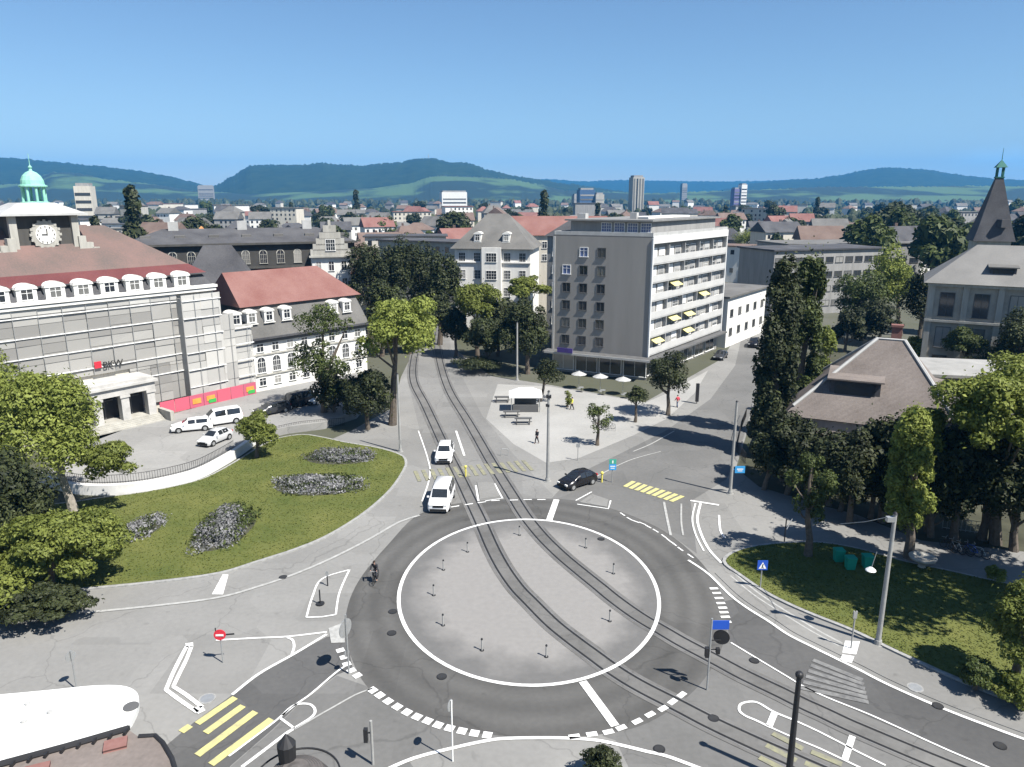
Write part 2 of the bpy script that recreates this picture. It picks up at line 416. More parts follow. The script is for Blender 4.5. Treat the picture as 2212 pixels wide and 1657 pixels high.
def dup(root, loc, rz=None, label=None, group=None, scale=None):
    r = root.copy(); COL.objects.link(r); r.location = loc
    if rz is not None: r.rotation_euler = (0, 0, rz)
    if scale is not None: r.scale = scale
    if label: r["label"] = label
    if group: r["group"] = group
    for ch in list(root.children):
        c = ch.copy(); COL.objects.link(c); c.parent = r
        for gg in list(ch.children):
            d = gg.copy(); COL.objects.link(d); d.parent = c
    return r
def struct(name, mb, mats, smooth=False):
    return tag(mb.build(name, mats, None, smooth), kind='structure')
def catmull(pts, n=8, closed=False):
    P = [Vector((p[0], p[1])) for p in pts]; out = []; m = len(P)
    for i in range(m if closed else m-1):
        a = P[(i-1) % m] if (closed or i > 0) else P[i]; b = P[i]; c = P[(i+1) % m]
        d = P[(i+2) % m] if (closed or i+2 < m) else P[(i+1) % m]
        for k in range(n):
            t = k/n
            q = 0.5*((2*b)+(c-a)*t+(2*a-5*b+4*c-d)*t*t+(3*b-a-3*c+d)*t**3)
            out.append((q.x, q.y))
    if not closed: out.append((P[-1].x, P[-1].y))
    return out
def G(pxs, z=0.0): return [g(x, y, z) for x, y in pxs]
def GC(pxs, n=6, closed=False, z=0.0): return catmull(G(pxs, z), n, closed)
def ell(cx, cy, a, b, n=96, t0=0, t1=360):
    full = abs(t1-t0) >= 360
    return [(cx+a*math.cos(math.radians(t0+(t1-t0)*i/n)), cy+b*math.sin(math.radians(t0+(t1-t0)*i/n))) for i in range(n if full else n+1)]
# ------------------------------------------------------------------ ground, roads, paving
K = 1.00904
def S(pts): return [(x / K, y / K) for x, y in pts]      # full-size photograph pixels -> measuring pixels
M_ground = mat("city_ground", (0.055, 0.060, 0.030), 0.95, scale=0.02, col2=(0.10, 0.10, 0.085))
A_light = mat_asphalt("asphalt_pale", (0.175, 0.173, 0.165), (0.225, 0.222, 0.212))
A_mid = mat_asphalt("asphalt_mid", (0.115, 0.114, 0.110), (0.155, 0.153, 0.148))
A_dark = mat_asphalt("asphalt_dark", (0.070, 0.070, 0.070), (0.098, 0.097, 0.095))
A_plaza = mat_asphalt("plaza_gravel", (0.25, 0.247, 0.235), (0.33, 0.325, 0.31), crack=False)
A_track = mat_asphalt("track_bed", (0.105, 0.103, 0.099), (0.155, 0.152, 0.146), big=0.3)
M_rail = mat("rail_groove", (0.022, 0.022, 0.022), 0.5, var=0.1)
M_kerb = mat("kerb_granite", (0.34, 0.34, 0.33), 0.85, scale=3.0, col2=(0.20, 0.20, 0.195))
M_lawn = mat("lawn_grass", (0.060, 0.080, 0.016), 0.95, scale=0.22, col2=(0.118, 0.124, 0.033), bump=0.6, bscale=6)
M_soil = mat("yard_soil", (0.035, 0.036, 0.022), 0.95, scale=0.3, col2=(0.075, 0.075, 0.05))

b = MB(); b.flat([(-8800, -400), (8800, -400), (8800, 10400), (-8800, 10400)], 0.0); struct('ground', b, M_ground)
# pale asphalt of the whole square
plaza = G([(-900, 1800), (-700, 1330), (-200, 1230), (120, 1200), (600, 1000), (760, 930), (850, 880), (866, 815), (905, 735), (925, 690), (978, 690), (990, 760), (1060, 812), (1190, 832),
           (1395, 868), (1560, 775), (1600, 712), (1652, 720), (1640, 800), (1625, 900), (1590, 1010), (1640, 1050), (1760, 1085), (1850, 1110),
           (1990, 1165), (2212, 1190), (2500, 1260), (2700, 1700), (2600, 1900), (-900, 1900)])
b = MB(); b.flat(plaza, 0.012); struct('plaza_pavement', b, A_light)
b = MB(); b.flat(G([(1050, 905), (1075, 830), (1190, 835), (1395, 870), (1440, 850), (1530, 800), (1500, 850), (1440, 905), (1370, 940), (1310, 965), (1250, 990), (1180, 1000), (1110, 960)]), 0.016)
struct('plaza_gravel', b, A_plaza)
ring_px = [(905, 1112), (840, 1175), (775, 1255), (747, 1330), (752, 1400), (790, 1480), (860, 1532), (950, 1570), (1060, 1588), (1180, 1594), (1290, 1588), (1400, 1562),
           (1500, 1492), (1555, 1410), (1572, 1330), (1548, 1262), (1500, 1200), (1430, 1145), (1330, 1102), (1230, 1080), (1120, 1078), (1000, 1086)]
A_ring = mat_asphalt("asphalt_ring", (0.072, 0.071, 0.068), (0.098, 0.096, 0.092))
nt = A_ring.node_tree; pr = nt.nodes["Principled BSDF"]; src = pr.inputs["Base Color"].links[0].from_socket      # two paler wheel tracks worn round the ring
tc = nt.nodes.new("ShaderNodeTexCoord"); mp = nt.nodes.new("ShaderNodeMapping"); mp.inputs["Location"].default_value = (-1.2/9.45, -49.95/11.65, 0); mp.inputs["Scale"].default_value = (1/9.45, 1/11.65, 0)
ln = nt.nodes.new("ShaderNodeVectorMath"); ln.operation = 'LENGTH'; nt.links.new(tc.outputs["Object"], mp.inputs[0]); nt.links.new(mp.outputs[0], ln.inputs[0])
sn = nt.nodes.new("ShaderNodeMath"); sn.operation = 'SINE'; ml = nt.nodes.new("ShaderNodeMath"); ml.operation = 'MULTIPLY'; ml.inputs[1].default_value = 36.0
nt.links.new(ln.outputs["Value"], ml.inputs[0]); nt.links.new(ml.outputs[0], sn.inputs[0])
mr = nt.nodes.new("ShaderNodeMapRange"); mr.inputs[1].default_value = -1; mr.inputs[3].default_value = 0.90; mr.inputs[4].default_value = 1.12; nt.links.new(sn.outputs[0], mr.inputs[0])
cc = nt.nodes.new("ShaderNodeCombineColor"); [nt.links.new(mr.outputs[0], cc.inputs[i]) for i in range(3)]
mx = nt.nodes.new("ShaderNodeMix"); mx.data_type = 'RGBA'; mx.blend_type = 'MULTIPLY'; mx.inputs[0].default_value = 1.0
nt.links.new(src, mx.inputs[6]); nt.links.new(cc.outputs[0], mx.inputs[7]); nt.links.new(mx.outputs[2], pr.inputs["Base Color"])
b = MB(); b.flat(GC(ring_px, 6, True), 0.020); struct('roundabout_road', b, A_ring)
def road(name, px, z, m, curve=False):
    b = MB(); b.flat(GC(px, 5, True) if curve else G(px), z); return struct(name, b, m)
road('street', [(878, 812), (915, 735), (932, 692), (968, 692), (975, 770), (1042, 898), (1112, 985), (1195, 1070), (1190, 1084), (1010, 1092), (905, 1113), (928, 1062), (924, 1000), (903, 915)], 0.016, mat_asphalt("asphalt_street", (0.145, 0.143, 0.138), (0.20, 0.198, 0.19)))
road('side_street', [(1185, 1084), (1235, 1030), (1330, 985), (1440, 930), (1535, 862), (1588, 790), (1602, 728), (1646, 735), (1632, 850), (1605, 950), (1570, 1035), (1492, 1083), (1505, 1196), (1440, 1150), (1330, 1103), (1230, 1082)], 0.0165, A_mid)
road('avenue', [(1495, 1195), (1548, 1258), (1592, 1292), (1660, 1344), (1752, 1396), (1852, 1449), (1985, 1510), (2135, 1570), (2300, 1632), (2600, 1750), (2400, 1950), (1500, 1950), (1330, 1600), (1300, 1590), (1480, 1490)], 0.0165, A_mid)
road('avenue_lane', [(1560, 1300), (1592, 1294), (1660, 1346), (1752, 1398), (1852, 1451), (1985, 1512), (2135, 1572), (2300, 1634), (2600, 1752), (2500, 1850), (2134, 1655), (2009, 1605), (1890, 1555), (1790, 1509), (1736, 1484), (1649, 1432), (1578, 1389)], 0.0205, A_dark)
road('approach_road', [(748, 1372), (706, 1376), (635, 1414), (560, 1457), (500, 1503), (420, 1560), (300, 1660), (200, 1760), (420, 1780), (498, 1655), (590, 1575), (648, 1518), (728, 1458), (762, 1445)], 0.0165, A_dark)
road('approach_apron', [(790, 1482), (728, 1460), (648, 1520), (590, 1577), (498, 1657), (420, 1782), (1000, 1800), (880, 1640), (985, 1612), (1100, 1590), (950, 1572), (860, 1534)], 0.0168, A_mid)

# island of the roundabout, worn paler towards its middle
m, nt, p = nodes_of("island_paving"); p.inputs["Roughness"].default_value = 0.9
tc = nt.nodes.new("ShaderNodeTexCoord"); mp = nt.nodes.new("ShaderNodeMapping")
ICX, ICY, IA, IB = 1.2, 49.95, 9.45, 11.65
mp.inputs["Location"].default_value = (-ICX / IA, -ICY / IB, 0); mp.inputs["Scale"].default_value = (1 / IA, 1 / IB, 0)
gr = nt.nodes.new("ShaderNodeVectorMath"); gr.operation = 'LENGTH'
nz = nt.nodes.new("ShaderNodeTexNoise"); nz.inputs["Scale"].default_value = 0.5; nz.inputs["Detail"].default_value = 8
ad = nt.nodes.new("ShaderNodeMath"); ad.operation = 'MULTIPLY_ADD'; ad.inputs[1].default_value = 0.35
mr = nt.nodes.new("ShaderNodeMapRange"); mr.inputs[1].default_value = 0.88; mr.inputs[2].default_value = 1.10
mx = nt.nodes.new("ShaderNodeMix"); mx.data_type = 'RGBA'; mx.inputs[6].default_value = (0.208, 0.201, 0.192, 1); mx.inputs[7].default_value = (0.115, 0.113, 0.11, 1)
nt.links.new(tc.outputs["Object"], mp.inputs[0]); nt.links.new(mp.outputs[0], gr.inputs[0]); nt.links.new(tc.outputs["Object"], nz.inputs["Vector"])
nt.links.new(nz.outputs[0], ad.inputs[0]); nt.links.new(gr.outputs["Value"], ad.inputs[2]); nt.links.new(ad.outputs[0], mr.inputs[0]); nt.links.new(mr.outputs[0], mx.inputs[0])
n3 = nt.nodes.new("ShaderNodeTexNoise"); n3.inputs["Scale"].default_value = 2.5; n3.inputs["Detail"].default_value = 6
nt.links.new(tc.outputs["Object"], n3.inputs["Vector"])
m4 = nt.nodes.new("ShaderNodeMix"); m4.data_type = 'RGBA'; m4.blend_type = 'OVERLAY'; m4.inputs[0].default_value = 0.14
nt.links.new(mx.outputs[2], m4.inputs[6]); nt.links.new(n3.outputs[0], m4.inputs[7]); nt.links.new(m4.outputs[2], p.inputs["Base Color"])
M_island = m
b = MB(); b.flat(ell(ICX, ICY, IA, IB), 0.032); struct('roundabout_island', b, M_island)
b = MB(); b.strip(ell(ICX, ICY, IA, IB), 0.26, 0.051, closed=True); struct('roundabout_ring_line', b, M_mark)

# tram tracks: grooved rails 1 m apart in their darker bed
r1 = S([(940, 700), (915, 752), (905, 822), (930, 873), (955, 925), (982, 981), (1012, 1039), (1037, 1090), (1063, 1143), (1083, 1188), (1109, 1236), (1141, 1280), (1166, 1305), (1209, 1348), (1240, 1374), (1280, 1404), (1316, 1430), (1346, 1452), (1382, 1475), (1420, 1496), (1458, 1515), (1496, 1534), (1542, 1558), (1577, 1575), (1618, 1594), (1669, 1617), (1704, 1632), (1800, 1674), (2000, 1760)])
r2 = S([(962, 700), (958, 745), (965, 790), (985, 850), (1020, 905), (1050, 955), (1075, 998), (1098, 1034), (1116, 1062), (1134, 1090), (1154, 1121), (1177, 1150), (1202, 1178), (1235, 1209), (1255, 1226), (1291, 1255), (1324, 1281), (1342, 1296), (1377, 1322), (1413, 1346), (1455, 1370), (1494, 1393), (1542, 1418), (1582, 1439), (1623, 1461), (1669, 1483), (1714, 1504), (1760, 1527), (1805, 1547), (1851, 1569), (1905, 1592), (2010, 1636), (2200, 1712)])
def offset(pts, d):
    out = []
    for i in range(len(pts)):
        a = Vector(pts[max(0, i-1)]); c = Vector(pts[min(len(pts)-1, i+1)]); t = (c-a).normalized()
        out.append((pts[i][0] + t.y*d, pts[i][1] - t.x*d))
    return out
for name, rr in (('tram_track', r1), ('tram_track', r2)):
    path = GC(rr, 5)
    for _ in range(3): path = [path[0]] + [((path[i-1][0]+path[i][0]*2+path[i+1][0])/4, (path[i-1][1]+path[i][1]*2+path[i+1][1])/4) for i in range(1, len(path)-1)] + [path[-1]]
    left = offset(path, 1.0); mid = offset(path, 0.5)
    b = MB()
    b.strip(mid, 1.75, 0.044, 0)
    b.strip(path, 0.15, 0.048, 1); b.strip(left, 0.15, 0.048, 1)
    b.strip(offset(path, -0.13), 0.05, 0.048, 2); b.strip(offset(path, 1.13), 0.05, 0.048, 2)
    struct(name, b, [A_track, M_rail, mat("rail_steel", (0.30, 0.29, 0.28), 0.45, 0.5)])

# painted markings
wm, ym, om = MB(), MB(), MB()
ZM = 0.056
def line(mb, pts, w=0.14, curve=True): mb.strip(GC(S(pts), 5) if (curve and len(pts) > 2) else G(S(pts)), w, ZM)
def quadp(mb, pts): mb.flat(G(S(pts)), ZM)
def dash(mb, pts, ln, wd, d=None):
    P = G(S(pts))
    for i, q in enumerate(P):
        if d is None:
            a, c = P[max(0, i-1)], P[min(len(P)-1, i+1)]; t = Vector((c[0]-a[0], c[1]-a[1])).normalized()
        else: t = Vector(d).normalized()
        mb.strip([(q[0]-t.x*ln/2, q[1]-t.y*ln/2), (q[0]+t.x*ln/2, q[1]+t.y*ln/2)], wd, ZM)
line(wm, [(762, 1243), (702, 1263), (681, 1302), (668, 1347)]); line(wm, [(668, 1347), (702, 1346), (732, 1341)], curve=False)
line(wm, [(732, 1341), (738, 1300), (750, 1268), (762, 1243)])
line(wm, [(471, 1397), (560, 1392), (626, 1389), (712, 1379)], 0.16); line(wm, [(712, 1384), (641, 1427), (565, 1470), (506, 1516)], 0.20)
line(wm, [(626, 1391), (638, 1397), (641, 1412), (636, 1428)], 0.16)
quadp(om, [(716, 1371), (750, 1358), (752, 1402), (722, 1403)])
line(wm, [(408, 1409), (398, 1427), (378, 1467), (362, 1505)], 0.24); line(wm, [(362, 1505), (390, 1526), (431, 1554)], 0.24, False)
line(wm, [(418, 1409), (406, 1440), (390, 1472), (378, 1498)], 0.24); line(wm, [(378, 1498), (406, 1516), (441, 1543)], 0.24, False)
quadp(wm, [(404, 1404), (421, 1402), (421, 1411), (406, 1412)]); quadp(wm, [(420, 1545), (440, 1540), (448, 1550), (432, 1558)])
line(wm, [(750, 1455), (729, 1470), (679, 1513), (651, 1533), (615, 1561), (593, 1579), (499, 1650)], 0.13)
line(wm, [(615, 1561), (641, 1539), (672, 1536), (686, 1547), (681, 1563), (641, 1589)], 0.15); line(wm, [(641, 1589), (610, 1566)], 0.15)
line(om, [(812, 1502), (775, 1516), (730, 1541), (686, 1566), (641, 1592)], 0.12); line(wm, [(641, 1590), (623, 1601), (580, 1634), (527, 1674)], 0.20)
dash(wm, [(742, 1419), (750, 1434), (756, 1449), (766, 1463), (779, 1474)], 0.42, 0.5)
dash(wm, [(812, 1506), (828, 1517), (846, 1530), (866, 1542), (887, 1554), (909, 1564), (932, 1573), (955, 1582), (980, 1589), (1007, 1595), (1034, 1600), (1062, 1604)], 0.5, 0.5)
line(wm, [(820, 1690), (900, 1655), (996, 1630), (1062, 1616), (1110, 1611), (1214, 1610), (1290, 1614), (1345, 1624), (1407, 1639), (1460, 1652), (1560, 1690)], 0.22)
line(wm, [(1270, 1487), (1341, 1584)], 0.50); line(wm, [(1213, 1090), (1197, 1135)], 0.55)
dash(wm, [(1252, 1607), (1290, 1602), (1326, 1597), (1354, 1588), (1389, 1574), (1417, 1559), (1445, 1546), (1466, 1531), (1486, 1516)], 0.6, 0.34)
edge = [(1500, 1222), (1544, 1252), (1590, 1297), (1628, 1326), (1676, 1356), (1717, 1384), (1768, 1410), (1831, 1441), (1872, 1461), (1926, 1489), (2001, 1523), (2078, 1555), (2154, 1584), (2230, 1612), (2400, 1672)]
line(wm, edge, 0.20)
line(wm, [(1593, 1402), (1664, 1445), (1719, 1478), (1752, 1498), (1806, 1523), (1888, 1556), (1951, 1584), (2027, 1619), (2104, 1653), (2300, 1735)], 0.12)
line(om, [(1603, 1252), (1648, 1290), (1692, 1320), (1742, 1351), (1780, 1374), (1836, 1404)], 0.16); line(om, [(1592, 1256), (1638, 1294), (1684, 1325), (1734, 1356), (1772, 1379), (1828, 1409)], 0.12)
quadp(wm, [(1842, 1398), (1874, 1400), (1866, 1428), (1836, 1424)]); quadp(wm, [(1836, 1428), (1862, 1432), (1856, 1447), (1830, 1441)])
def bars(mb, s0, s1, e0, e1, n, w):
    a0, a1, c0, c1 = (Vector(q) for q in G(S([s0, s1, e0, e1])))
    for i in range(n):
        t = i/(n-1); p0 = a0.lerp(a1, t); p1 = c0.lerp(c1, t)
        mb.strip([tuple(p0), tuple(p1)], w, ZM)
fm = MB(); bars(fm, (1772, 1440), (1745, 1500), (1880, 1484), (1893, 1532), 6, 0.36)
fy = MB(); line(wm, [(1679, 1587), (1648, 1572), (1623, 1561), (1611, 1549), (1617, 1535), (1648, 1532), (1686, 1553), (1730, 1571)], 0.15)
line(wm, [(1679, 1587), (1717, 1604), (1755, 1620), (1793, 1636), (1860, 1668), (1960, 1715)], 0.12); line(wm, [(1730, 1571), (1780, 1594), (1831, 1620), (1869, 1640), (1930, 1670)], 0.12)
line(wm, [(1688, 1556), (1676, 1585)], 0.35); line(wm, [(1858, 1606), (1841, 1658)], 0.32)
bars(fy, (1684, 1600), (1640, 1680), (1750, 1634), (1706, 1714), 4, 0.36); bars(fy, (1768, 1640), (1740, 1690), (1835, 1668), (1807, 1718), 3, 0.36)
dash(wm, [(1556, 1284), (1562, 1294), (1567, 1305), (1571, 1316), (1575, 1326), (1578, 1336), (1581, 1346), (1584, 1357)], 0.62, 0.26, (1, 0.05))
dash(wm, [(1357, 1122), (1372, 1132), (1386, 1138), (1400, 1142), (1413, 1149), (1429, 1158), (1447, 1170), (1458, 1179), (1469, 1187), (1483, 1198), (1505, 1213)], 0.75, 0.14)
line(om, [(1447, 1095), (1454, 1131), (1462, 1168)], 0.22); line(om, [(1485, 1099), (1485, 1139), (1489, 1168)], 0.16)
line(wm, [(1527, 1098), (1520, 1131), (1527, 1162), (1545, 1198), (1572, 1228)], 0.22); line(wm, [(1516, 1098), (1509, 1131), (1516, 1165), (1534, 1202)], 0.14)
line(wm, [(1505, 1092), (1567, 1102)], 0.30); line(wm, [(1567, 1124), (1570, 1157), (1580, 1173)], 0.18)
line(wm, [(1331, 1092), (1326, 1110), (1258, 1100)], 0.16, False); line(wm, [(1255, 1092), (1290, 1073)], 0.14)
dash(wm, [(992, 1105), (1022, 1100), (1050, 1096), (1080, 1092), (1120, 1091), (1150, 1090), (1180, 1090)], 0.8, 0.16)
line(wm, [(1037, 1059), (1043, 1093)], 0.18); line(wm, [(1078, 1055), (1095, 1087), (1058, 1093)], 0.16, False)
line(om, [(182, 1337), (333, 1322), (474, 1304), (565, 1279), (646, 1251), (727, 1216), (807, 1175), (868, 1140), (915, 1124)], 0.26)
line(wm, [(912, 940), (932, 999), (937, 1038), (920, 1094)], 0.14); line(wm, [(994, 940), (1012, 994)], 0.24)
quadp(wm, [(462, 1297), (486, 1253), (498, 1254), (486, 1297)])
line(om, [(1380, 985), (1420, 968), (1470, 940)], 0.16); line(om, [(1300, 1040), (1370, 1005), (1440, 985)], 0.14)
# yellow zebra crossings
for a_, c_ in (((395, 1597), (415, 1583)), ((430, 1579), (513, 1522)), ((448, 1599), (530, 1540)), ((430, 1648), (557, 1553)), ((460, 1668), (592, 1569))): line(ym, [a_, c_], 0.45)
bars(fy, (905, 1027), (1140, 1004), (915, 1050), (1160, 1026), 15, 0.40)
bars(ym, (1382, 1050), (1488, 1082), (1362, 1062), (1462, 1094), 9, 0.46)
struct('road_markings', wm, M_mark); struct('worn_road_markings', om, M_markold); struct('crossing_markings', ym, M_yellow)
struct('worn_crossing_markings', fy, mat('road_paint_yellow_worn', (0.27, 0.262, 0.155), 0.8, scale=2.0, col2=(0.155, 0.153, 0.135))); struct('faded_crossing_markings', fm, mat('road_paint_faded', (0.21, 0.21, 0.205), 0.8, scale=2.0, col2=(0.10, 0.10, 0.10)))
# splitter islands in the streets: low kerbed slabs
b = MB(); b.prism(G(S([(1040, 1052), (1076, 1052), (1090, 1083), (1046, 1089)])), 0.0, 0.07); struct('traffic_island', b, A_light)
b = MB(); b.prism(G(S([(1264, 1096), (1290, 1078), (1326, 1090), (1322, 1106)])), 0.0, 0.07); struct('traffic_island', b, A_light)

# lawns with granite kerbs
lawnL = [(188, 1276), (330, 1262), (470, 1243), (560, 1216), (640, 1190), (705, 1163), (765, 1128), (812, 1093), (850, 1056), (874, 1020), (880, 1000), (868, 984), (820, 969), (745, 956), (700, 946), (655, 940), (600, 948), (560, 966), (505, 1000), (445, 1032), (385, 1050), (300, 1066), (235, 1074), (120, 1090), (-120, 1110), (-300, 1160), (-200, 1290), (40, 1290)]
def lawn(name, px, curve=True):
    o = GC(px, 4, True) if curve else G(px)
    b = MB(); b.prism(o, 0.0, 0.13, 0); struct(name + '_kerb', b, M_kerb)
    c = Vector((sum(q[0] for q in o)/len(o), sum(q[1] for q in o)/len(o))); inn = []
    n = len(o); area = sum(o[i][0]*o[(i+1) % n][1]-o[(i+1) % n][0]*o[i][1] for i in range(n))
    for i in range(n):
        t = (Vector(o[(i+1) % n])-Vector(o[i-1])).normalized(); s = 0.28 if area > 0 else -0.28
        inn.append((o[i][0]-t.y*s, o[i][1]+t.x*s))
    b = MB(); b.flat(inn, 0.15); struct(name, b, M_lawn)
    return o, inn
lawnL_o, lawnL_in = lawn('lawn', lawnL)
lawnR = [(1560, 1215), (1600, 1248), (1650, 1282), (1700, 1308), (1760, 1334), (1840, 1366), (1930, 1410), (2030, 1456), (2140, 1502), (2260, 1545), (2460, 1620), (2500, 1450), (2300, 1300), (2100, 1245), (1960, 1215), (1850, 1185), (1760, 1172), (1660, 1176), (1590, 1190)]
lawnR_o, lawnR_in = lawn('lawn', lawnR)
# dark yard ground right of the side street
b = MB(); b.flat(G([(1590, 1012), (1640, 1052), (1760, 1088), (1850, 1112), (1990, 1168), (2212, 1192), (2500, 1262), (2900, 1200), (2600, 820), (1900, 760), (1660, 760), (1650, 860), (1625, 950)]), 0.020); struct('yard_ground', b, M_soil)
# raised pavement along the avenue
b = MB(); outer = GC(S(edge[1:]), 4); outer = offset(outer, -0.55); inner = GC([(1590, 1232), (1650, 1284), (1700, 1311), (1760, 1337), (1840, 1370), (1930, 1413), (2030, 1459), (2140, 1505), (2260, 1548), (2460, 1623)], 4)
b.prism(outer + inner[::-1], 0.0, 0.052); struct('pavement', b, A_light)
# short blades of grass, dense enough to roughen both lawns
def scatter_grass(name, poly, n, seed):
    rs = np.random.RandomState(seed); P = np.array(poly); lo, hi = P.min(0), P.max(0)
    pts = []
    xs, ys = P[:, 0], P[:, 1]; x2, y2 = np.roll(xs, -1), np.roll(ys, -1)
    q = rs.rand(n*3, 2)*(hi-lo)+lo
    q = q[(q[:, 1] < 92) & (np.abs(q[:, 0]) < 55)]
    inside = np.zeros(len(q), bool)
    for i in range(len(P)):
        c = ((ys[i] > q[:, 1]) != (y2[i] > q[:, 1])) & (q[:, 0] < (x2[i]-xs[i])*(q[:, 1]-ys[i])/(y2[i]-ys[i]+1e-9)+xs[i]); inside ^= c
    q = q[inside][:n]; k = len(q); a = rs.rand(k)*6.28; s = 0.05+rs.rand(k)*0.07; h = 0.025+rs.rand(k)*0.05
    base = np.column_stack([q, np.full(k, 0.15)])
    d = np.column_stack([np.cos(a)*s, np.sin(a)*s, np.zeros(k)])
    tip = base + np.column_stack([(rs.rand(k)-.5)*.08, (rs.rand(k)-.5)*.08, h])
    v = np.stack([base-d, base+d, tip], 1).reshape(-1, 3)
    me = bpy.data.meshes.new(name); me.from_pydata(v.tolist(), [], [(3*i, 3*i+1, 3*i+2) for i in range(k)]); me.materials.append(L_grass)
    o = bpy.data.objects.new(name, me); COL.objects.link(o)
    return tag(o, 'short mown grass covering the lawn', 'grass', kind='stuff')
L_grass = mat_leaf("grass_blades", (0.068, 0.088, 0.018), (0.108, 0.120, 0.031), 0.25, 0.4)
scatter_grass('grass', lawnL_in, 26000, 3); scatter_grass('grass', lawnR_in, 14000, 4)

# manhole covers and drains
def manhole(px, py, label, r=0.31, pale=False):
    x, y = g(px/K, py/K)
    b = MB(); b.cyl((x, y, 0.0), (x, y, 0.058), r, n=20); b.cyl((x, y, 0.058), (x, y, 0.062), r*0.8, n=20, mi=1)
    o = b.build('manhole_cover', [M_kerb if pale else M_dark, M_steel if pale else mat("cast_iron", (0.05, 0.05, 0.05), 0.6, 0.4)], at=(x, y, 0))
    tag(o, label, 'manhole cover', 'manhole covers in the roads')
for a in [(963, 1476, 'dark round manhole cover in the ring road below the island'), (856, 1334, 'dark round cover just left of the white ring line'), (1310, 1176, 'dark cover inside the ring line at its upper right'),
          (1644, 1441, 'dark round cover in the avenue lane beside the lane line'), (1555, 1567, 'dark round cover between the tram rails at the bottom'), (2044, 1540, 'dark cover on the avenue against the edge line'),
          (1437, 1634, 'dark cover on the arc line at the bottom of the roundabout'), (617, 1259, 'dull round cover in the pale road below the left lawn'), (854, 1381, 'faint dark cover left of the ring below its widest point'), (2180, 1627, 'small dark cover near the lower right corner')]:
    manhole(*a)
manhole(1995, 1500, 'pale grey round cover in the pavement along the avenue', 0.45, True)
manhole(452, 1524, 'large grey round cover beside the yellow crossing', 0.48, True)
# ------------------------------------------------------------------ buildings
WIN = {}
def win_meshes(w, h, style):
    key = (round(w, 2), round(h, 2), style)
    if key in WIN: return WIN[key]
    f, p = MB(), MB(); t = 0.09
    arch = style.startswith('arch')
    fm, pm = M_frame, M_glass
    if style == 'dark': fm = M_framed
    if style == 'blue': pm = M_glassb
    if style.endswith('stone'): fm = M_stone
    if arch:
        r = w/2; hh = h-r; n = 10
        oi = [(-w/2, 0), (w/2, 0)] + [(r*math.cos(math.pi*i/n), hh+r*math.sin(math.pi*i/n)) for i in range(n+1)]
        p.add([(x, -0.012, z) for x, z in oi], [tuple(range(len(oi)))])
        for i in range(n):
            a, c = (math.pi*i/n, math.pi*(i+1)/n)
            vs = [(rr*math.cos(q), y, hh+rr*math.sin(q)) for q in (a, c) for rr in (r-0.02, r+0.14) for y in (0, -0.07)]
            f.add(vs, [(0, 1, 3, 2), (4, 6, 7, 5), (1, 5, 7, 3), (0, 2, 6, 4), (2, 3, 7, 6), (0, 4, 5, 1)])
        top = hh
    else:
        p.add([(-w/2, -0.012, 0), (w/2, -0.012, 0), (w/2, -0.012, h), (-w/2, -0.012, h)], [(0, 1, 2, 3)])
        f.box((0, -0.035, h+t/2), (w+2*t, 0.07, t)); top = h
    f.box((-w/2-t/2, -0.035, top/2), (t, 0.07, top)); f.box((w/2+t/2, -0.035, top/2), (t, 0.07, top))
    f.box((0, -0.08, -t/2), (w+0.3, 0.16, t))
    if style not in ('dark', 'shop'):
        f.box((0, -0.028, h/2), (0.055, 0.05, h*0.985)); f.box((0, -0.026, h*0.66), (w, 0.045, 0.05))
        if w > 1.3 or arch:
            for s in (-w/4, w/4): f.box((s, -0.024, top/2), (0.035, 0.04, top))
            f.box((0, -0.022, h*0.33), (w, 0.038, 0.035))
    else: f.box((0, -0.026, h*0.5), (0.05, 0.045, h*0.985))
    WIN[key] = (f.mesh('window', [fm]), p.mesh('pane', [pm]))
    return WIN[key]
def window(parent, A, u, t, z, w, h, style='plain', name='window'):
    f, p = win_meshes(w, h, style)
    o = add_part(name, f, parent, (A[0]+u[0]*t, A[1]+u[1]*t, z), math.atan2(u[1], u[0]))
    q = bpy.data.objects.new('pane', p); COL.objects.link(q); q.parent = o
    return o
def unit(A, B):
    d = math.hypot(B[0]-A[0], B[1]-A[1]); return ((B[0]-A[0])/d, (B[1]-A[1])/d), d
def P2(A, u, t, n):                      # along t, inward n (to the left of u)
    return (A[0]+u[0]*t-u[1]*n, A[1]+u[1]*t+u[0]*n)
def frameB(A, u):
    """box helper in a facade's own frame: centre (t, n inward, z)"""
    rot = math.atan2(u[1], u[0])
    return lambda mb, t, n, z, sx, sy, sz, mi=0: mb.box((*P2(A, u, t, n), z), (sx, sy, sz), rot, mi)
def roof_hip(mb, q, r0, r1, z0, z1, mi=0):
    vs = [(*p, z0) for p in q] + [(*r0, z1), (*r1, z1)]
    mb.add(vs, [(0, 1, 5, 4), (1, 2, 5), (2, 3, 4, 5), (3, 0, 4), (3, 2, 1, 0)], mi)
def ring_quad(A, u, t0, t1, n0, n1): return [P2(A, u, t0, n0), P2(A, u, t1, n0), P2(A, u, t1, n1), P2(A, u, t0, n1)]
def frustum(mb, q0, z0, q1, z1, mi=0):
    vs = [(*p, z0) for p in q0] + [(*p, z1) for p in q1]; n = len(q0)
    mb.add(vs, [(i, (i+1) % n, n+(i+1) % n, n+i) for i in range(n)] + [tuple(range(n-1, -1, -1)), tuple(range(n, 2*n))], mi)

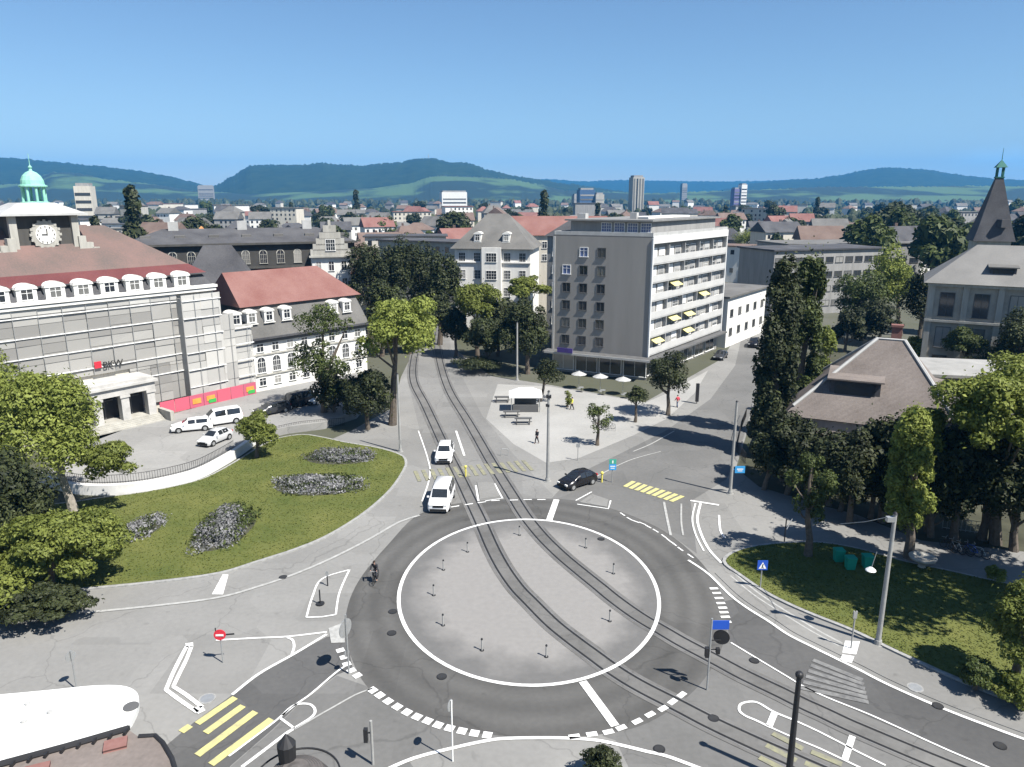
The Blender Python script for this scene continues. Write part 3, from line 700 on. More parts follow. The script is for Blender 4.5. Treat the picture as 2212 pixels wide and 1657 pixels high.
# --- forecourt (a terrace about a metre above the lawn)
fc = G([(95, 1020), (150, 1040), (215, 1046), (290, 1042), (360, 1030), (425, 1012), (478, 985), (515, 962), (550, 938), (620, 922), (700, 912), (770, 890), (800, 850), (770, 805), (540, 850), (330, 905), (210, 950)], 0.9)
b = MB(); b.prism(fc, 0.0, 0.9); struct('forecourt', b, mat_asphalt("forecourt_asphalt", (0.21, 0.208, 0.2), (0.27, 0.266, 0.255)))
wall_line = catmull(G([(95, 1021), (150, 1041), (215, 1047), (290, 1043), (360, 1031), (425, 1013), (478, 986), (517, 962), (548, 939)], 0.9), 6)
o1 = offset(wall_line, 0.05); o2 = offset(wall_line, 0.55)
b = MB(); vs = [(*p, 0.0) for p in o2] + [(*p, 1.02) for p in o2] + [(*p, 1.02) for p in o1] + [(*p, 0.0) for p in o1]; n = len(o1)
b.add(vs, [(k*n+i, k*n+i+1, (k+1)*n+i+1, (k+1)*n+i) for k in range(3) for i in range(n-1)])
o = b.build('retaining_wall', [mat("pale_concrete", (0.66, 0.655, 0.64), 0.9, var=0.06, scale=1.5)], at=(*wall_line[n//2], 0)); tag(o, 'curved pale concrete retaining wall between forecourt and left lawn', 'wall')
def railing(name, line, z, h, label, group=None, step=0.3, r=0.018, m=None):
    t = world_thing(name, label, 'fence', (*line[len(line)//2], z), group)
    rb, pb = MB(), MB()
    for zz in (z+0.12, z+h): rb.tube([(*p, zz) for p in line], r*1.5, 6)
    acc = 0; last = Vector(line[0])
    for i in range(len(line)-1):
        a, c = Vector(line[i]), Vector(line[i+1]); L = (c-a).length; k = (step-acc % step) % step if i else 0
        while k < L:
            p = a+(c-a)*(k/L); pb.cyl((p.x, p.y, z), (p.x, p.y, z+h), r, n=5, caps=False); k += step
        acc += L
    rb.build('rail', [m or M_dark], t); pb.build('balusters', [m or M_dark], t)
    return t
railing('railing', wall_line[2:-8], 1.02, 0.85, 'black iron railing on top of the curved pale wall', step=0.24)
railing('railing', catmull(G([(602, 940), (650, 930), (700, 925), (745, 922)]), 6), 0.15, 1.0, 'dark railing behind the lawn below the shaded parked cars', step=0.22)

# --- head office under scaffold nets, left
PA, U = (-38.0, 104.4), (0.610, 0.7924)
H0 = world_thing('office_building', 'large office building wrapped in pale scaffold netting, with a clock tower on its red-brown roof', 'building', (-50, 92, 0))
fb = frameB(PA, U)
T0, T1, ZC = -52.0, -4.0, 16.3
b = MB(); b.prism(ring_quad(PA, U, T0, T1, 0.35, 17), 0, ZC-0.3, 0); b.build('wall', [M_cream], H0)
rnd = random.Random(5)
nb, lb = MB(), MB()
z_levels = [0.9, 3.2, 5.5, 7.8, 10.1, 12.4, 14.7]
def net(mb, t0, t1, n, z0, z1, pw=2.6):
    t = t0
    while t < t1-0.05:
        te = min(t+pw, t1); z = z0
        while z < z1-0.05:
            ze = min(z+rnd.choice([1.15, 2.3]), z1); dn = rnd.uniform(-0.09, 0.03)
            pts = [(*P2(PA, U, a, n+dn+rnd.uniform(-.03, .03)), c) for a, c in ((t+.01, z+.02), (te-.01, z+.02), (te-.01, ze-.02), (t+.01, ze-.02))]
            mb.add(pts, [(0, 1, 2, 3)]); z = ze
        t = te
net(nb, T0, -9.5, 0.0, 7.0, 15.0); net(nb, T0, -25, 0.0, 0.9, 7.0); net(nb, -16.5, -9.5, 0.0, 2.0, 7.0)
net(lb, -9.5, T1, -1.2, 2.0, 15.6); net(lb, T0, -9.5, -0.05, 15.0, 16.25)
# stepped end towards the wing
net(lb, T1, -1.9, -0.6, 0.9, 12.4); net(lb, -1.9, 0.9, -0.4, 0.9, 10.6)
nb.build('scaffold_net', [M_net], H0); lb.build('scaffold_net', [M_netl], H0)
b = MB()
for z in z_levels[2:]: fb(b, (T0-9.5)/2, -0.16, z+0.1, -9.5-T0, 0.10, 0.11)
for z in z_levels[1:]: fb(b, (T1-9.5)/2, -1.36, z+0.1, T1+9.5, 0.10, 0.09)
for z in (3.2, 5.5, 7.8, 10.1): fb(b, -0.5, -0.75, z+.1, 2.8, .12, .12)
b.build('scaffold_ledgers', [M_frame], H0)
b = MB()
t = T0
while t < 1.0:
    n = -0.2 if t < -9.6 else (-1.4 if t < T1+.1 else -0.8); zt = 15.6 if t < T1+.1 else (12.4 if t < -1.8 else 10.8)
    z0 = 7.0 if -25 < t < -16 else 0.9
    b.cyl((*P2(PA, U, t, n), z0), (*P2(PA, U, t, n), zt), 0.035, n=6); t += 2.6
b.build('scaffold_standards', [M_steel], H0)
b = MB(); fb(b, -5, 0.3, 7, 1.9, 0.6, 12.6); fb(b, -2.95, 0.6, 5.9, 2.1, 1.2, 10.6); fb(b, -0.5, 0.8, 5, 2.8, 1.2, 9.2); fb(b, -9.5, -0.55, 8.4, 0.12, 1.5, 13.6); b.build('scaffold_backing', [M_netl], H0)
b = MB(); fb(b, (T0+T1)/2, 0.05, ZC+0.05, T1-T0+0.5, 1.1, 0.34); fb(b, (T0+T1)/2, 0.05, ZC-0.4, T1-T0+0.2, 0.8, 0.3); b.build('cornice', [M_plaster], H0)
b = MB()      # steep dark skirt and the big hipped roof
frustum(b, ring_quad(PA, U, T0, T1, 0.5, 16.8), ZC+0.2, ring_quad(PA, U, T0+.8, T1-.8, 1.5, 16), 18.0, 1)
roof_hip(b, ring_quad(PA, U, T0+.3, T1-.2, 0.95, 16.4), P2(PA, U, T0+12, 8.6), P2(PA, U, T1-9.5, 8.6), 18.0, 24.4, 0)
m_big = mat_tiles("office_roof_tiles", (0.105, 0.088, 0.080), (0.185, 0.118, 0.105), 2.2)
b.build('roof', [m_big, M_darkroof], H0)
b = MB(); k_ = 1.25/6.4; q0, q1 = ring_quad(PA, U, T0+.28, T1-.18, 0.93, 16.4), [P2(PA, U, T0+12, 8.6), P2(PA, U, T1-9.5, 8.6)]
A_, B_ = q0[0], q0[1]; C_ = tuple(Vector(B_).lerp(Vector(q1[1]), k_)); D_ = tuple(Vector(A_).lerp(Vector(q1[0]), k_)); E_ = q0[2]; F_ = tuple(Vector(E_).lerp(Vector(q1[1]), k_))
b.add([(*A_, 18.03), (*B_, 18.03), (*C_, 19.28), (*D_, 19.28), (*E_, 18.03), (*F_, 19.28)], [(0, 1, 2, 3), (1, 4, 5, 2)]); b.build('eave_band', [mat_tiles('dark_red_tiles', (0.10, 0.032, 0.034), (0.15, 0.055, 0.055), 5)], H0)
b = MB()
fb(b, (T0+T1)/2, 0.98, 18.02, T1-T0-0.4, 0.25, 0.16); b.build('gutter', [M_darkroof], H0)
def dormer_mesh(w, h, d, fm, rm):
    mb = MB()
    mb.box((0, d/2, h/2), (w, d, h), 0, 0)
    n = 8; r = w/2+0.12
    vs = []
    for y in (-0.12, d):
        vs += [(r*math.cos(math.pi*i/n), y, h+0.55*r*math.sin(math.pi*i/n)) for i in range(n+1)]
    k = n+1
    mb.add(vs, [(i, k+i, k+i+1, i+1) for i in range(n)] + [tuple(range(k)), tuple(range(2*k-1, k-1, -1))], 0)
    vs2 = [(x*1.05, y+0.06, z+0.03) for x, y, z in vs]
    mb.add(vs2, [(i, k+i, k+i+1, i+1) for i in range(n)], 1)
    mb.box((0, -0.06, -0.05), (w+0.3, 0.14, 0.12), 0, 0)
    return mb.mesh('dormer', [fm, rm])
DM = dormer_mesh(2.1, 1.35, 2.4, M_plaster, M_plaster)
for px, py in [(-40, 655), (0, 660), (60, 650), (122, 645), (182, 640), (238, 633), (292, 627), (343, 622), (394, 617)]:
    t, z = on_plane(px, py, P2(PA, U, 0, 0.4), U)
    d = add_part('dormer', DM, H0, (*P2(PA, U, t, 0.4), 16.55), math.atan2(U[1], U[0]))
    f, p = win_meshes(1.15, 1.1, 'plain')
    w = bpy.data.objects.new('window', f); COL.objects.link(w); w.parent = d; w.location = (0, -0.01, 0.2); w["label"] = 'small paned dormer window'
    # the pane is merged with the frame at this depth
    me = bpy.data.meshes.get('dormer_window')
    if me is None:
        q = MB(); q.add([v.co[:] for v in f.vertices], [tuple(pp.vertices) for pp in f.polygons], 0); q.add([v.co[:] for v in p.vertices], [tuple(pp.vertices) for pp in p.polygons], 1)
        me = q.mesh('dormer_window', [M_frame, M_glass])
    w.data = me; del w["label"]
DORMER_WIN = bpy.data.meshes['dormer_window']
# entrance portico
tl, tr = -25.5, -15.9
ZP = 4.75
b = MB(); b2 = MB()
fb(b, (tl+tr)/2, -1.4, ZP+0.5, tr-tl+1.2, 4.2, 1.0); fb(b, (tl+tr)/2, -1.5, ZP+1.15, tr-tl+1.8, 4.6, 0.3); fb(b, (tl+tr)/2, -1.5, ZP+1.5, tr-tl+0.8, 4.2, 0.4)
b.build('portico_roof', [mat("portico_stone", (0.44, 0.43, 0.41), 0.9, scale=0.9)], H0)
for k in range(4):
    b = MB(); t = tl+(tr-tl)*k/3
    fb(b, t, -3, 0.9+(ZP-0.9)/2, 0.95, 0.95, ZP-0.9); fb(b, t, -3, ZP-0.2, 1.2, 1.2, 0.3); fb(b, t, -3, 1.1, 1.25, 1.25, 0.4)
    b.build('pillar', [MATS["portico_stone"]], H0)
for k in range(3):
    b = MB(); t = tl+(tr-tl)*(k+.5)/3; w = (tr-tl)/3-1.0
    fb(b, t, -1.2, 3.0, w+.9, 0.2, 3.6, 0); fb(b, t, -1.33, 3.0, 0.12, 0.1, 3.6, 1); fb(b, t, -1.33, 3.9, w, 0.1, 0.12, 1)
    b.build('entrance_door', [mat("dark_doors", (0.03, 0.03, 0.033), 0.3), M_framed], H0)
b = MB()
for k in range(5): fb(b, (tl+tr)/2, -3.6-0.3*k+0.0, 0.9+0.14*(5-k)/2, tr-tl+1.4, 0.3, 0.14*(5-k))
fb(b, (tl+tr)/2, -1.55, 1.25, tr-tl+1.4, 3.8, 0.7); b.build('steps', [M_stone], H0)
for s_ in (tr+1.1, tl-1.1): b = MB(); fb(b, s_, -4.5, 1.5, 0.5, 3.0, 1.2); b.build('step_cheek', [M_stone], H0)
# lettering above the portico
ls, zs = on_plane(209, 826, P2(PA, U, 0, -0.3), U); le, zs2 = on_plane(262, 812, P2(PA, U, 0, -0.3), U)
cu = bpy.data.curves.new('lettering', 'FONT'); cu.body = "BKW"; cu.size = 1.35; cu.extrude = 0.05; cu.align_x = 'LEFT'
cu.materials.append(M_black)
o = bpy.data.objects.new('lettering', cu); COL.objects.link(o); o.parent = H0
q = P2(PA, U, ls+0.95, -0.35); zl = 7.75
o.location = (q[0]+50, q[1]-92, zl); o.rotation_euler = (math.pi/2, 0, math.atan2(U[1], U[0])); o.scale = (max(0.8, (le-ls-0.95)/3.15),)*3
bpy.context.view_layer.update(); me = bpy.data.meshes.new_from_object(o.evaluated_get(bpy.context.evaluated_depsgraph_get())); me.name = 'lettering'
o2 = bpy.data.objects.new('lettering', me); COL.objects.link(o2); o2.parent = H0; o2.location = o.location; o2.rotation_euler = o.rotation_euler; o2.scale = o.scale
bpy.data.objects.remove(o); o2.name = 'lettering'
b = MB(); fb(b, ls+0.38, -0.35, zl+0.5, 0.8, 0.1, 0.8); b.build('logo', [M_red], H0)
# clock tower
tc_, _ = on_plane(98, 515, P2(PA, U, 0, 6.2), U)
b = MB(); fb(b, tc_, 8.6, 23.2, 7.4, 4.8, 5.4); b.build('clock_tower', [M_stoned], H0)
ct = [c for c in H0.children if c.name.startswith('clock_tower')][0]
b = MB()
for s in (-1, 1): fb(b, tc_+s*3.4, 6.0, 23.3, 0.8, 0.5, 5.0)
fb(b, tc_, 6.0, 21.2, 8.4, 1.4, 0.4)
for s in (-1, 1):
    for k, (dx, hh) in enumerate(((3.9, 2.0), (4.7, 1.2), (5.4, .6))): fb(b, tc_+s*dx, 5.9, 21.3+hh/2, 0.85, 0.9, hh)
x = b.build('tower_trim', [M_stone], H0)
x.parent = ct
n_ = (-U[1], U[0])
def tower_pt(t, n, z): return (*P2(PA, U, t, n), z)
b = MB(); b.cyl(tower_pt(tc_, 6.2, 23.6), tower_pt(tc_, 5.9, 23.6), 1.6, n=28, mi=2); b.cyl(tower_pt(tc_, 6.2, 23.6), tower_pt(tc_, 5.85, 23.6), 1.12, n=28)
for k in range(16): fb(b, tc_+1.62*math.sin(k*math.pi/8), 5.9, 23.6+1.62*math.cos(k*math.pi/8), 0.3, 0.12, 0.3, 2)
for k in range(12):
    a = k*math.pi/6; r = 0.93
    fb(b, tc_+r*math.sin(a), 5.82, 23.6+r*math.cos(a), 0.09, 0.05, 0.2, 1)
x = b.build('clock_face', [M_plaster, M_dark, M_stone], H0); x.parent = ct
b = MB()
b.box((*P2(PA, U, tc_+.12, 5.80), 23.9), (0.09, 0.05, 0.75), math.atan2(U[1], U[0])); b.box((*P2(PA, U, tc_-.2, 5.80), 23.62), (0.55, 0.05, 0.09), math.atan2(U[1], U[0]))
x = b.build('clock_hands', [M_dark], H0); x.parent = ct
b = MB(); fb(b, tc_, 8.6, 25.95, 9.6, 7.0, 0.25); frustum(b, ring_quad(PA, U, tc_-4.6, tc_+4.6, 5.3, 11.9), 26.07, ring_quad(PA, U, tc_-2, tc_+2, 7.2, 10.0), 27.3)
x = b.build('tower_roof', [mat("pale_lead_roof", (0.42, 0.42, 0.41), 0.7, scale=0.6)], H0); x.parent = ct
cc = P2(PA, U, on_plane(75, 430, P2(PA, U, 0, 8.6), U)[0], 8.6)
b = MB(); b.lathe([(1.75, 28.2), (1.75, 28.75), (1.6, 28.8), (0.4, 28.85)], (*cc, 0), 12)
b.lathe([(1.65, 30.75), (1.8, 30.85), (1.8, 31.0), (1.5, 31.1), (1.42, 31.7), (1.15, 32.3), (0.7, 32.75), (0.25, 32.95), (0.16, 33.25), (0.28, 33.45), (0.12, 33.65), (0.05, 33.8), (0.03, 35.3)], (*cc, 0), 16)
for k in range(8):
    a = k*math.pi/4; b.cyl((cc[0]+1.4*math.cos(a), cc[1]+1.4*math.sin(a), 28.75), (cc[0]+1.4*math.cos(a), cc[1]+1.4*math.sin(a), 30.8), 0.17, n=8)
b.v = [(cc[0]+(x_-cc[0])*.86, cc[1]+(y_-cc[1])*.86, 26.9+(z_-28.2)*.86) for x_, y_, z_ in b.v]; x = b.build('cupola', [M_copper], H0); x.parent = ct
# red hoarding along the foot of the scaffold
hl, hr = on_plane(348, 905, P2(PA, U, 0, -2.6), U)[0], on_plane(538, 860, P2(PA, U, 0, -2.6), U)[0]
hd = world_thing('hoarding', 'long red site hoarding with orange and green pictures below the scaffold nets', 'hoarding', (*P2(PA, U, -6, -2.6), 0.9))
t = hl; k = 0
pb = MB()
while t < hr:
    fb(pb, t+1.0, -2.6, 0.9+0.85, 1.94, 0.07, 1.7)
    if k in (2, 3, 6): ob = MB(); fb(ob, t+1, -2.66, 1.75, 1.2, 0.06, 0.7); ob.build('orange_picture', [M_orange], hd)
    if k in (3, 6, 7): gb = MB(); fb(gb, t+1.2, -2.67, 1.35, 1.1, 0.05, 0.5); gb.build('green_picture', [M_greenp], hd)
    t += 2.0; k += 1
pb.build('panels', [M_redpanel], hd)

# --- wing of the office with red roof
WA = P2(PA, U, 0.9, 0.6); WU = (0.68, 0.733); WL = 20.5
W0 = world_thing('office_wing', 'lower office wing with red tiled roof, white dormers and arched windows', 'building', (*P2(WA, WU, 10, 4), 0))
fw = frameB(WA, WU)
b = MB(); b.prism(ring_quad(WA, WU, 0, WL, 0, 13), 0, 8.1); b.build('wall', [M_plaster], W0)
b = MB(); fw(b, WL/2, 0.0, 8.0, WL+0.4, 1.6, 0.3, 0); fw(b, WL/2, -0.1, 7.55, WL+0.1, 0.5, 0.4, 1); b.build('eaves', [M_darkroof, M_framed], W0)
b = MB(); frustum(b, ring_quad(WA, WU, -0.3, WL+.3, -0.5, 13.4), 8.15, ring_quad(WA, WU, 0.5, WL-.8, 1.5, 11.5), 12.6, 1)
roof_hip(b, ring_quad(WA, WU, -0.4, WL+.1, 0.9, 12), P2(WA, WU, 0, 6.2), P2(WA, WU, WL-4.5, 6.2), 12.6, 17.2, 0)
b.build('roof', [M_redroof, M_greyroof], W0)
for px, py in [(512, 690), (545, 684), (582, 676), (620, 671), (722, 662), (750, 660)]:
    t, z = on_plane(px, py+14, P2(WA, WU, 0, 0.1), WU)
    d = add_part('dormer', dormer_mesh(1.5, 1.6, 2.2, M_plaster, M_plaster) if 'dormer_s' not in WIN else WIN['dormer_s'], W0, (*P2(WA, WU, t, 0.1), 10.2), math.atan2(WU[1], WU[0]))
    WIN.setdefault('dormer_s', d.data)
    w = bpy.data.objects.new('window', DORMER_WIN); COL.objects.link(w); w.parent = d; w.location = (0, -0.01, 0.3); w.scale = (0.8, 1, 1.1)
for k in range(8):
    t = 1.7+k*2.45
    window(W0, WA, WU, t, 6.0, 1.0, 1.15); window(W0, WA, WU, t, 2.9, 1.25, 2.3, 'arch'); window(W0, WA, WU, t, 0.95, 1.0, 1.1)
b = MB(); fw(b, WL/2, -0.08, 5.55, WL, 0.2, 0.22); fw(b, WL/2, -0.08, 2.5, WL, 0.2, 0.2); b.build('string_course', [M_stone], W0)

# --- apartment block
BL, BC, BR = g(1192, 800), g(1397, 822), g(1555, 755)
BB = (BL[0]+BR[0]-BC[0], BL[1]+BR[1]-BC[1]); BH = 22.0
B0 = world_thing('apartment_block', 'grey flat-roofed seven-storey apartment block with pale balcony front at the square', 'building', (*BC, 0))
uL, dL = unit(BL, BC); uR, dR = unit(BC, BR)
fl, fr = frameB(BL, uL), frameB(BC, uR)
def inset(q, d):
    c = Vector((sum(p[0] for p in q)/4, sum(p[1] for p in q)/4)); return [tuple(Vector(p)+(c-Vector(p)).normalized()*d) for p in q]
foot = [BL, P2(BC, uR, 0, 0), BR, BB]
core = [BL, P2(BL, uL, dL-0.05, 0), P2(BC, uR, 0.15, 0.75), P2(BC, uR, dR, 0.75), BB]
b = MB(); b.prism(core, 0, BH); b.build('wall', [mat('block_render', (0.275, 0.264, 0.246), 0.9, scale=0.5, col2=(0.235, 0.225, 0.21), streak=True)], B0)
# end walls framing the balconies
b = MB(); fr(b, 0.12, 0.42, (BH+3.6)/2, 0.30, 0.80, BH-3.6); fr(b, dR-0.15, 0.42, (BH+3.2)/2, 0.36, 0.92, BH-3.2); fr(b, dR/2, 0.34, BH-0.35, dR, 0.9, 1.1); fr(b, 0.0, -.06, BH/2+1.4, 0.34, 0.2, BH-2.9)
b.build('balcony_frame', [mat('frame_white', (0.60, 0.60, 0.585), 0.7, var=0.04)], B0)
nf = 6; z0 = 3.9; fh = (BH-1.2-z0)/nf
rnd = random.Random(11)
for k in range(nf):
    z = z0+k*fh
    b = MB(); fr(b, dR/2, 0.40, z, dR-0.4, 0.70, 0.2, 0)
    fr(b, dR/2, 0.06, z+0.62, dR-0.6, 0.08, 1.02, 1)
    for j in range(6): fr(b, 0.3+(dR-0.6)*j/5, 0.42, z+fh/2, 0.14, 0.64, fh-0.2, 0)
    b.build('balcony', [M_conc, mat('balcony_panel', (0.47, 0.468, 0.455), 0.8, var=0.05, scale=0.4)], B0)
    for j in range(5):
        t = (dR-0.6)*(j+0.5)/5+0.3
        for dt, w_, h_, zz in ((-1.35, 2.1, 2.15, 0.15), (1.45, 1.9, 1.35, 0.95)):
            window(B0, P2(BC, uR, 0, 0.75), uR, t+dt, z+zz, w_, h_, 'plain')
            if rnd.random() < 0.72:      # drawn blinds and curtains
                f_ = rnd.uniform(0.55, 0.98); b = MB(); fr(b, t+dt, 0.70, z+zz+h_-h_*f_/2, w_*0.98, 0.05, h_*f_); b.build('blind', [[M_conc, M_frame, mat('grey_blind', (0.28, 0.28, 0.275), 0.8)][rnd.randrange(3)]], B0)
for j, (k, jj) in enumerate([(0, 0), (1, 1), (1, 2), (2, 3), (0, 2), (3, 1)]):
    b = MB(); t = (dR-0.6)*(jj+0.5)/5+0.3; z = z0+k*fh+2.25
    A = [(*P2(BC, uR, t-1.6, .6), z+.15), (*P2(BC, uR, t+1.6, .6), z+.15), (*P2(BC, uR, t+1.6, -.5), z-.45), (*P2(BC, uR, t-1.6, -.5), z-.45)]
    b.add(A+[(x_, y_, z_-0.04) for x_, y_, z_ in A], [(3, 2, 1, 0), (4, 5, 6, 7), (0, 1, 5, 4), (1, 2, 6, 5), (2, 3, 7, 6), (3, 0, 4, 7)])
    b.build('awning', [mat("yellow_awning", (0.62, 0.56, 0.25), 0.9, var=0.05)], B0)
# side face: three columns of small windows in its left half
for i, px in enumerate((1223, 1259, 1297)):
    t, _ = on_plane(px, 650, BL, uL)
    for k in range(nf):
        z = z0+0.9+k*fh
        if (i, k) == (0, 5): continue
        st = 'blue' if (i, k) in ((1, 5), (0, 4)) else 'dark'
        window(B0, BL, uL, t, z, 1.25, 1.35, st)
b = MB(); fl(b, 0.15, -0.06, BH/2+1.6, 0.35, 0.12, BH-3.4); b.build('downpipe', [M_conc], B0)
# shop front with projecting flat canopy
b = MB(); fl(b, dL/2, -1.0, 3.55, dL+1.6, 2.4, 0.28, 0); fl(b, dL/2+.2, -2.24, 3.55, dL+1.4, 0.1, 0.34, 1); fr(b, dR/2, -0.5, 3.45, dR, 1.4, 0.26, 0)
b.build('canopy', [mat("canopy_dark", (0.11, 0.11, 0.11), 0.8), M_conc], B0)
for k in range(4): window(B0, BL, uL, dL*(k+.5)/4, 0.5, dL/4-0.5, 2.6, 'shop', 'shop_window')
for k in range(6): window(B0, P2(BC, uR, 0, 0.73), uR, 2.4+k*4.9, 0.4, 3.8, 2.6, 'shop', 'shop_window')
b = MB(); fl(b, 3.2, -2.36, 4.1, 2.6, 0.14, 0.75); b.build('sign', [mat("violet_sign", (0.07, 0.05, 0.22), 0.5)], B0)
# flat roof, parapet and recessed attic storey with a thin overhanging roof
b = MB(); b.prism(foot, BH, BH+0.18, 0); b.build('roof', [mat("bitumen", (0.12, 0.12, 0.12), 0.95)], B0)
b = MB()
for A_, B_ in ((BL, BC), (BC, BR), (BR, BB), (BB, BL)):
    u_, d_ = unit(A_, B_); frameB(A_, u_)(b, d_/2, 0.13, BH+0.45, d_, 0.22, 0.55)
b.build('parapet', [M_conc], B0)
at = inset(foot, 3.2)
b = MB(); b.prism(at, BH+0.18, BH+2.3); b.build('attic', [M_plasterg], B0)
b = MB(); b.prism(inset(foot, 2.0), BH+2.3, BH+2.55); b.build('attic_roof', [mat("attic_roof_dark", (0.20, 0.20, 0.195), 0.8)], B0)
ua, da = unit(at[0], at[1])
for k in range(4): window(B0, at[0], ua, da*(0.45+0.16*k), BH+0.7, 1.5, 1.3, 'blue')
b = MB(); frameB(BC, uR)(b, 14, 5.5, BH+2.75, 16, 3.2, 0.3); b.build('attic_skylight', [M_plaster], B0)
b = MB(); fl(b, 3.0, 5, BH+2.2, 1.4, 1.4, 2.4); fl(b, 11, 7, BH+3.0, 1.1, 1.1, 1.1); b.build('chimney', [M_conc], B0)

# --- low white building and the grey building behind it
def plain_house(name, label, q, h, wm_, rm_, roof='flat', rh=4.0, wins=None, group=None, cat='building', over=0.5, win=(1.1, 1.5), style='plain', zbase=1.0, fstep=3.0, ridge=None):
    c = (sum(p[0] for p in q)/4, sum(p[1] for p in q)/4)
    t = world_thing(name, label, cat, (*c, 0), group)
    b = MB(); b.prism(q, 0, h); b.build('wall', [wm_], t)
    u0, d0 = unit(q[0], q[1]); _, d1 = unit(q[1], q[2])
    Q = ring_quad(q[0], u0, -over, d0+over, -over, d1+over)
    b = MB()
    if roof == 'flat':
        b.prism(Q, h, h+0.35)
    elif roof == 'hip':
        k = min(d0, d1)/2
        if d0 >= d1: r0, r1 = P2(q[0], u0, k*0.85, d1/2), P2(q[0], u0, d0-k*0.85, d1/2); roof_hip(b, Q, r0, r1, h, h+rh)
        else: 
            Q2 = [Q[1], Q[2], Q[3], Q[0]]; r0, r1 = P2(q[0], u0, d0/2, k*0.85), P2(q[0], u0, d0/2, d1-k*0.85); roof_hip(b, Q2, r0, r1, h, h+rh)
    elif roof == 'gable':
        if (d0 >= d1) if ridge is None else ridge == 'along': r0, r1 = P2(q[0], u0, -over, d1/2), P2(q[0], u0, d0+over, d1/2); roof_hip(b, Q, r0, r1, h, h+rh)
        else:
            Q2 = [Q[1], Q[2], Q[3], Q[0]]; r0, r1 = P2(q[0], u0, d0/2, -over), P2(q[0], u0, d0/2, d1+over); roof_hip(b, Q2, r0, r1, h, h+rh)
    elif roof == 'mansard':
        q1 = ring_quad(q[0], u0, 0.9, d0-0.9, 0.9, d1-0.9)
        frustum(b, Q, h, q1, h+rh*0.6); k = min(d0, d1)*0.35
        q2 = ring_quad(q[0], u0, k, d0-k, k, d1-k); frustum(b, q1, h+rh*0.6, q2, h+rh)
    b.build('roof', [rm_], t)
    if wins:
        for (side, nx, nz) in wins:
            A_, B_ = q[side], q[(side+1) % 4]; uu, dd = unit(A_, B_)
            for i in range(nx):
                for k in range(nz): window(t, A_, uu, dd*(i+.5)/nx, zbase+k*fstep, win[0], win[1], style)
    return t
def rect(A, u, L, D): return ring_quad(A, u, 0, L, 0, D)
lw = rect(g(1566, 752), unit(g(1566, 752), g(1640, 720))[0], 22, 12)
t = plain_house('white_building', 'low bright white building with few windows beside the apartment block and tall poplar', lw, 9.5, M_plaster, M_greyroof, 'flat', wins=[(0, 5, 2)], win=(1.4, 1.3), style='dark', zbase=2.2, fstep=3.6)
plain_house('office_block', 'grey office building with window bands between apartment block and poplar', rect((62, 178), (0.95, 0.31), 32, 14), 15.5, M_plasterg, M_darkroof, 'flat', wins=[(0, 11, 4)], win=(2.1, 1.3), style='dark', zbase=2.0, fstep=3.5)
plain_house('long_hall', 'long low flat-roofed grey hall with pale end wall behind the poplar', rect((85, 232), (0.985, 0.17), 46, 20), 13.6, mat("hall_grey", (0.24, 0.24, 0.235), 0.9), M_greyroof, 'flat', wins=[(0, 9, 2)], win=(3.0, 1.5), style='dark', zbase=3.0, fstep=4.6)
plain_house('white_house', 'tall plain white house wall rising left of the rounded trees behind the poplar', rect((88, 200), (0.9, 0.43), 6.5, 9), 15.0, M_plaster, M_greyroof, 'flat', wins=[(0, 2, 3)], style='dark')
# --- white apartment house in the middle distance
ap = rect((-12.4, 163), (0.985, -0.17), 16.5, 14)
t = plain_house('white_apartment_house', 'white four-storey apartment house with steep grey hipped roof above the bright trees', ap, 17.2, M_plaster, M_greyroof, 'hip', 7.2, wins=[(0, 5, 4), (3, 3, 4)], win=(1.35, 1.8), zbase=3.4, fstep=3.7, over=0.8)
u0, d0 = unit(ap[0], ap[1])
b = MB(); frameB(ap[0], u0)(b, d0/2, -0.5, 9.5, 4.2, 1.0, 16.0); frameB(ap[0], u0)(b, d0/2, -0.1, 14.3, d0+.3, 0.4, 0.25); b.build('bay', [M_plaster], t)
for k in range(4): window(t, P2(ap[0], u0, 0, -1.0), u0, d0/2, 3.4+3.7*k, 2.2, 1.8)
for s in (0.3, 0.68):
    d = add_part('dormer', WIN['dormer_s'], t, (*P2(ap[0], u0, d0*s, 0.6), 18.6), math.atan2(u0[1], u0[0])); w = bpy.data.objects.new('window', DORMER_WIN); COL.objects.link(w); w.parent = d; w.location = (0, -0.01, .3); w.scale = (.8, 1, 1.1)
plain_house('brown_roofed_house', 'red-roofed house peering over the white apartment house left of the grey block', rect((-3, 182), (1, 0), 26, 12), 19.0, M_cream, M_redroof, 'gable', 4.4, wins=[(0, 6, 2)], zbase=13, fstep=3)
plain_house('grey_house', 'narrow grey house in shade against the left side of the apartment block', rect((7.0, 150), (0.9, -0.43), 7, 10), 20.5, M_plasterg, M_darkroof, 'hip', 3, wins=[(0, 2, 5)], zbase=3, fstep=3.4)
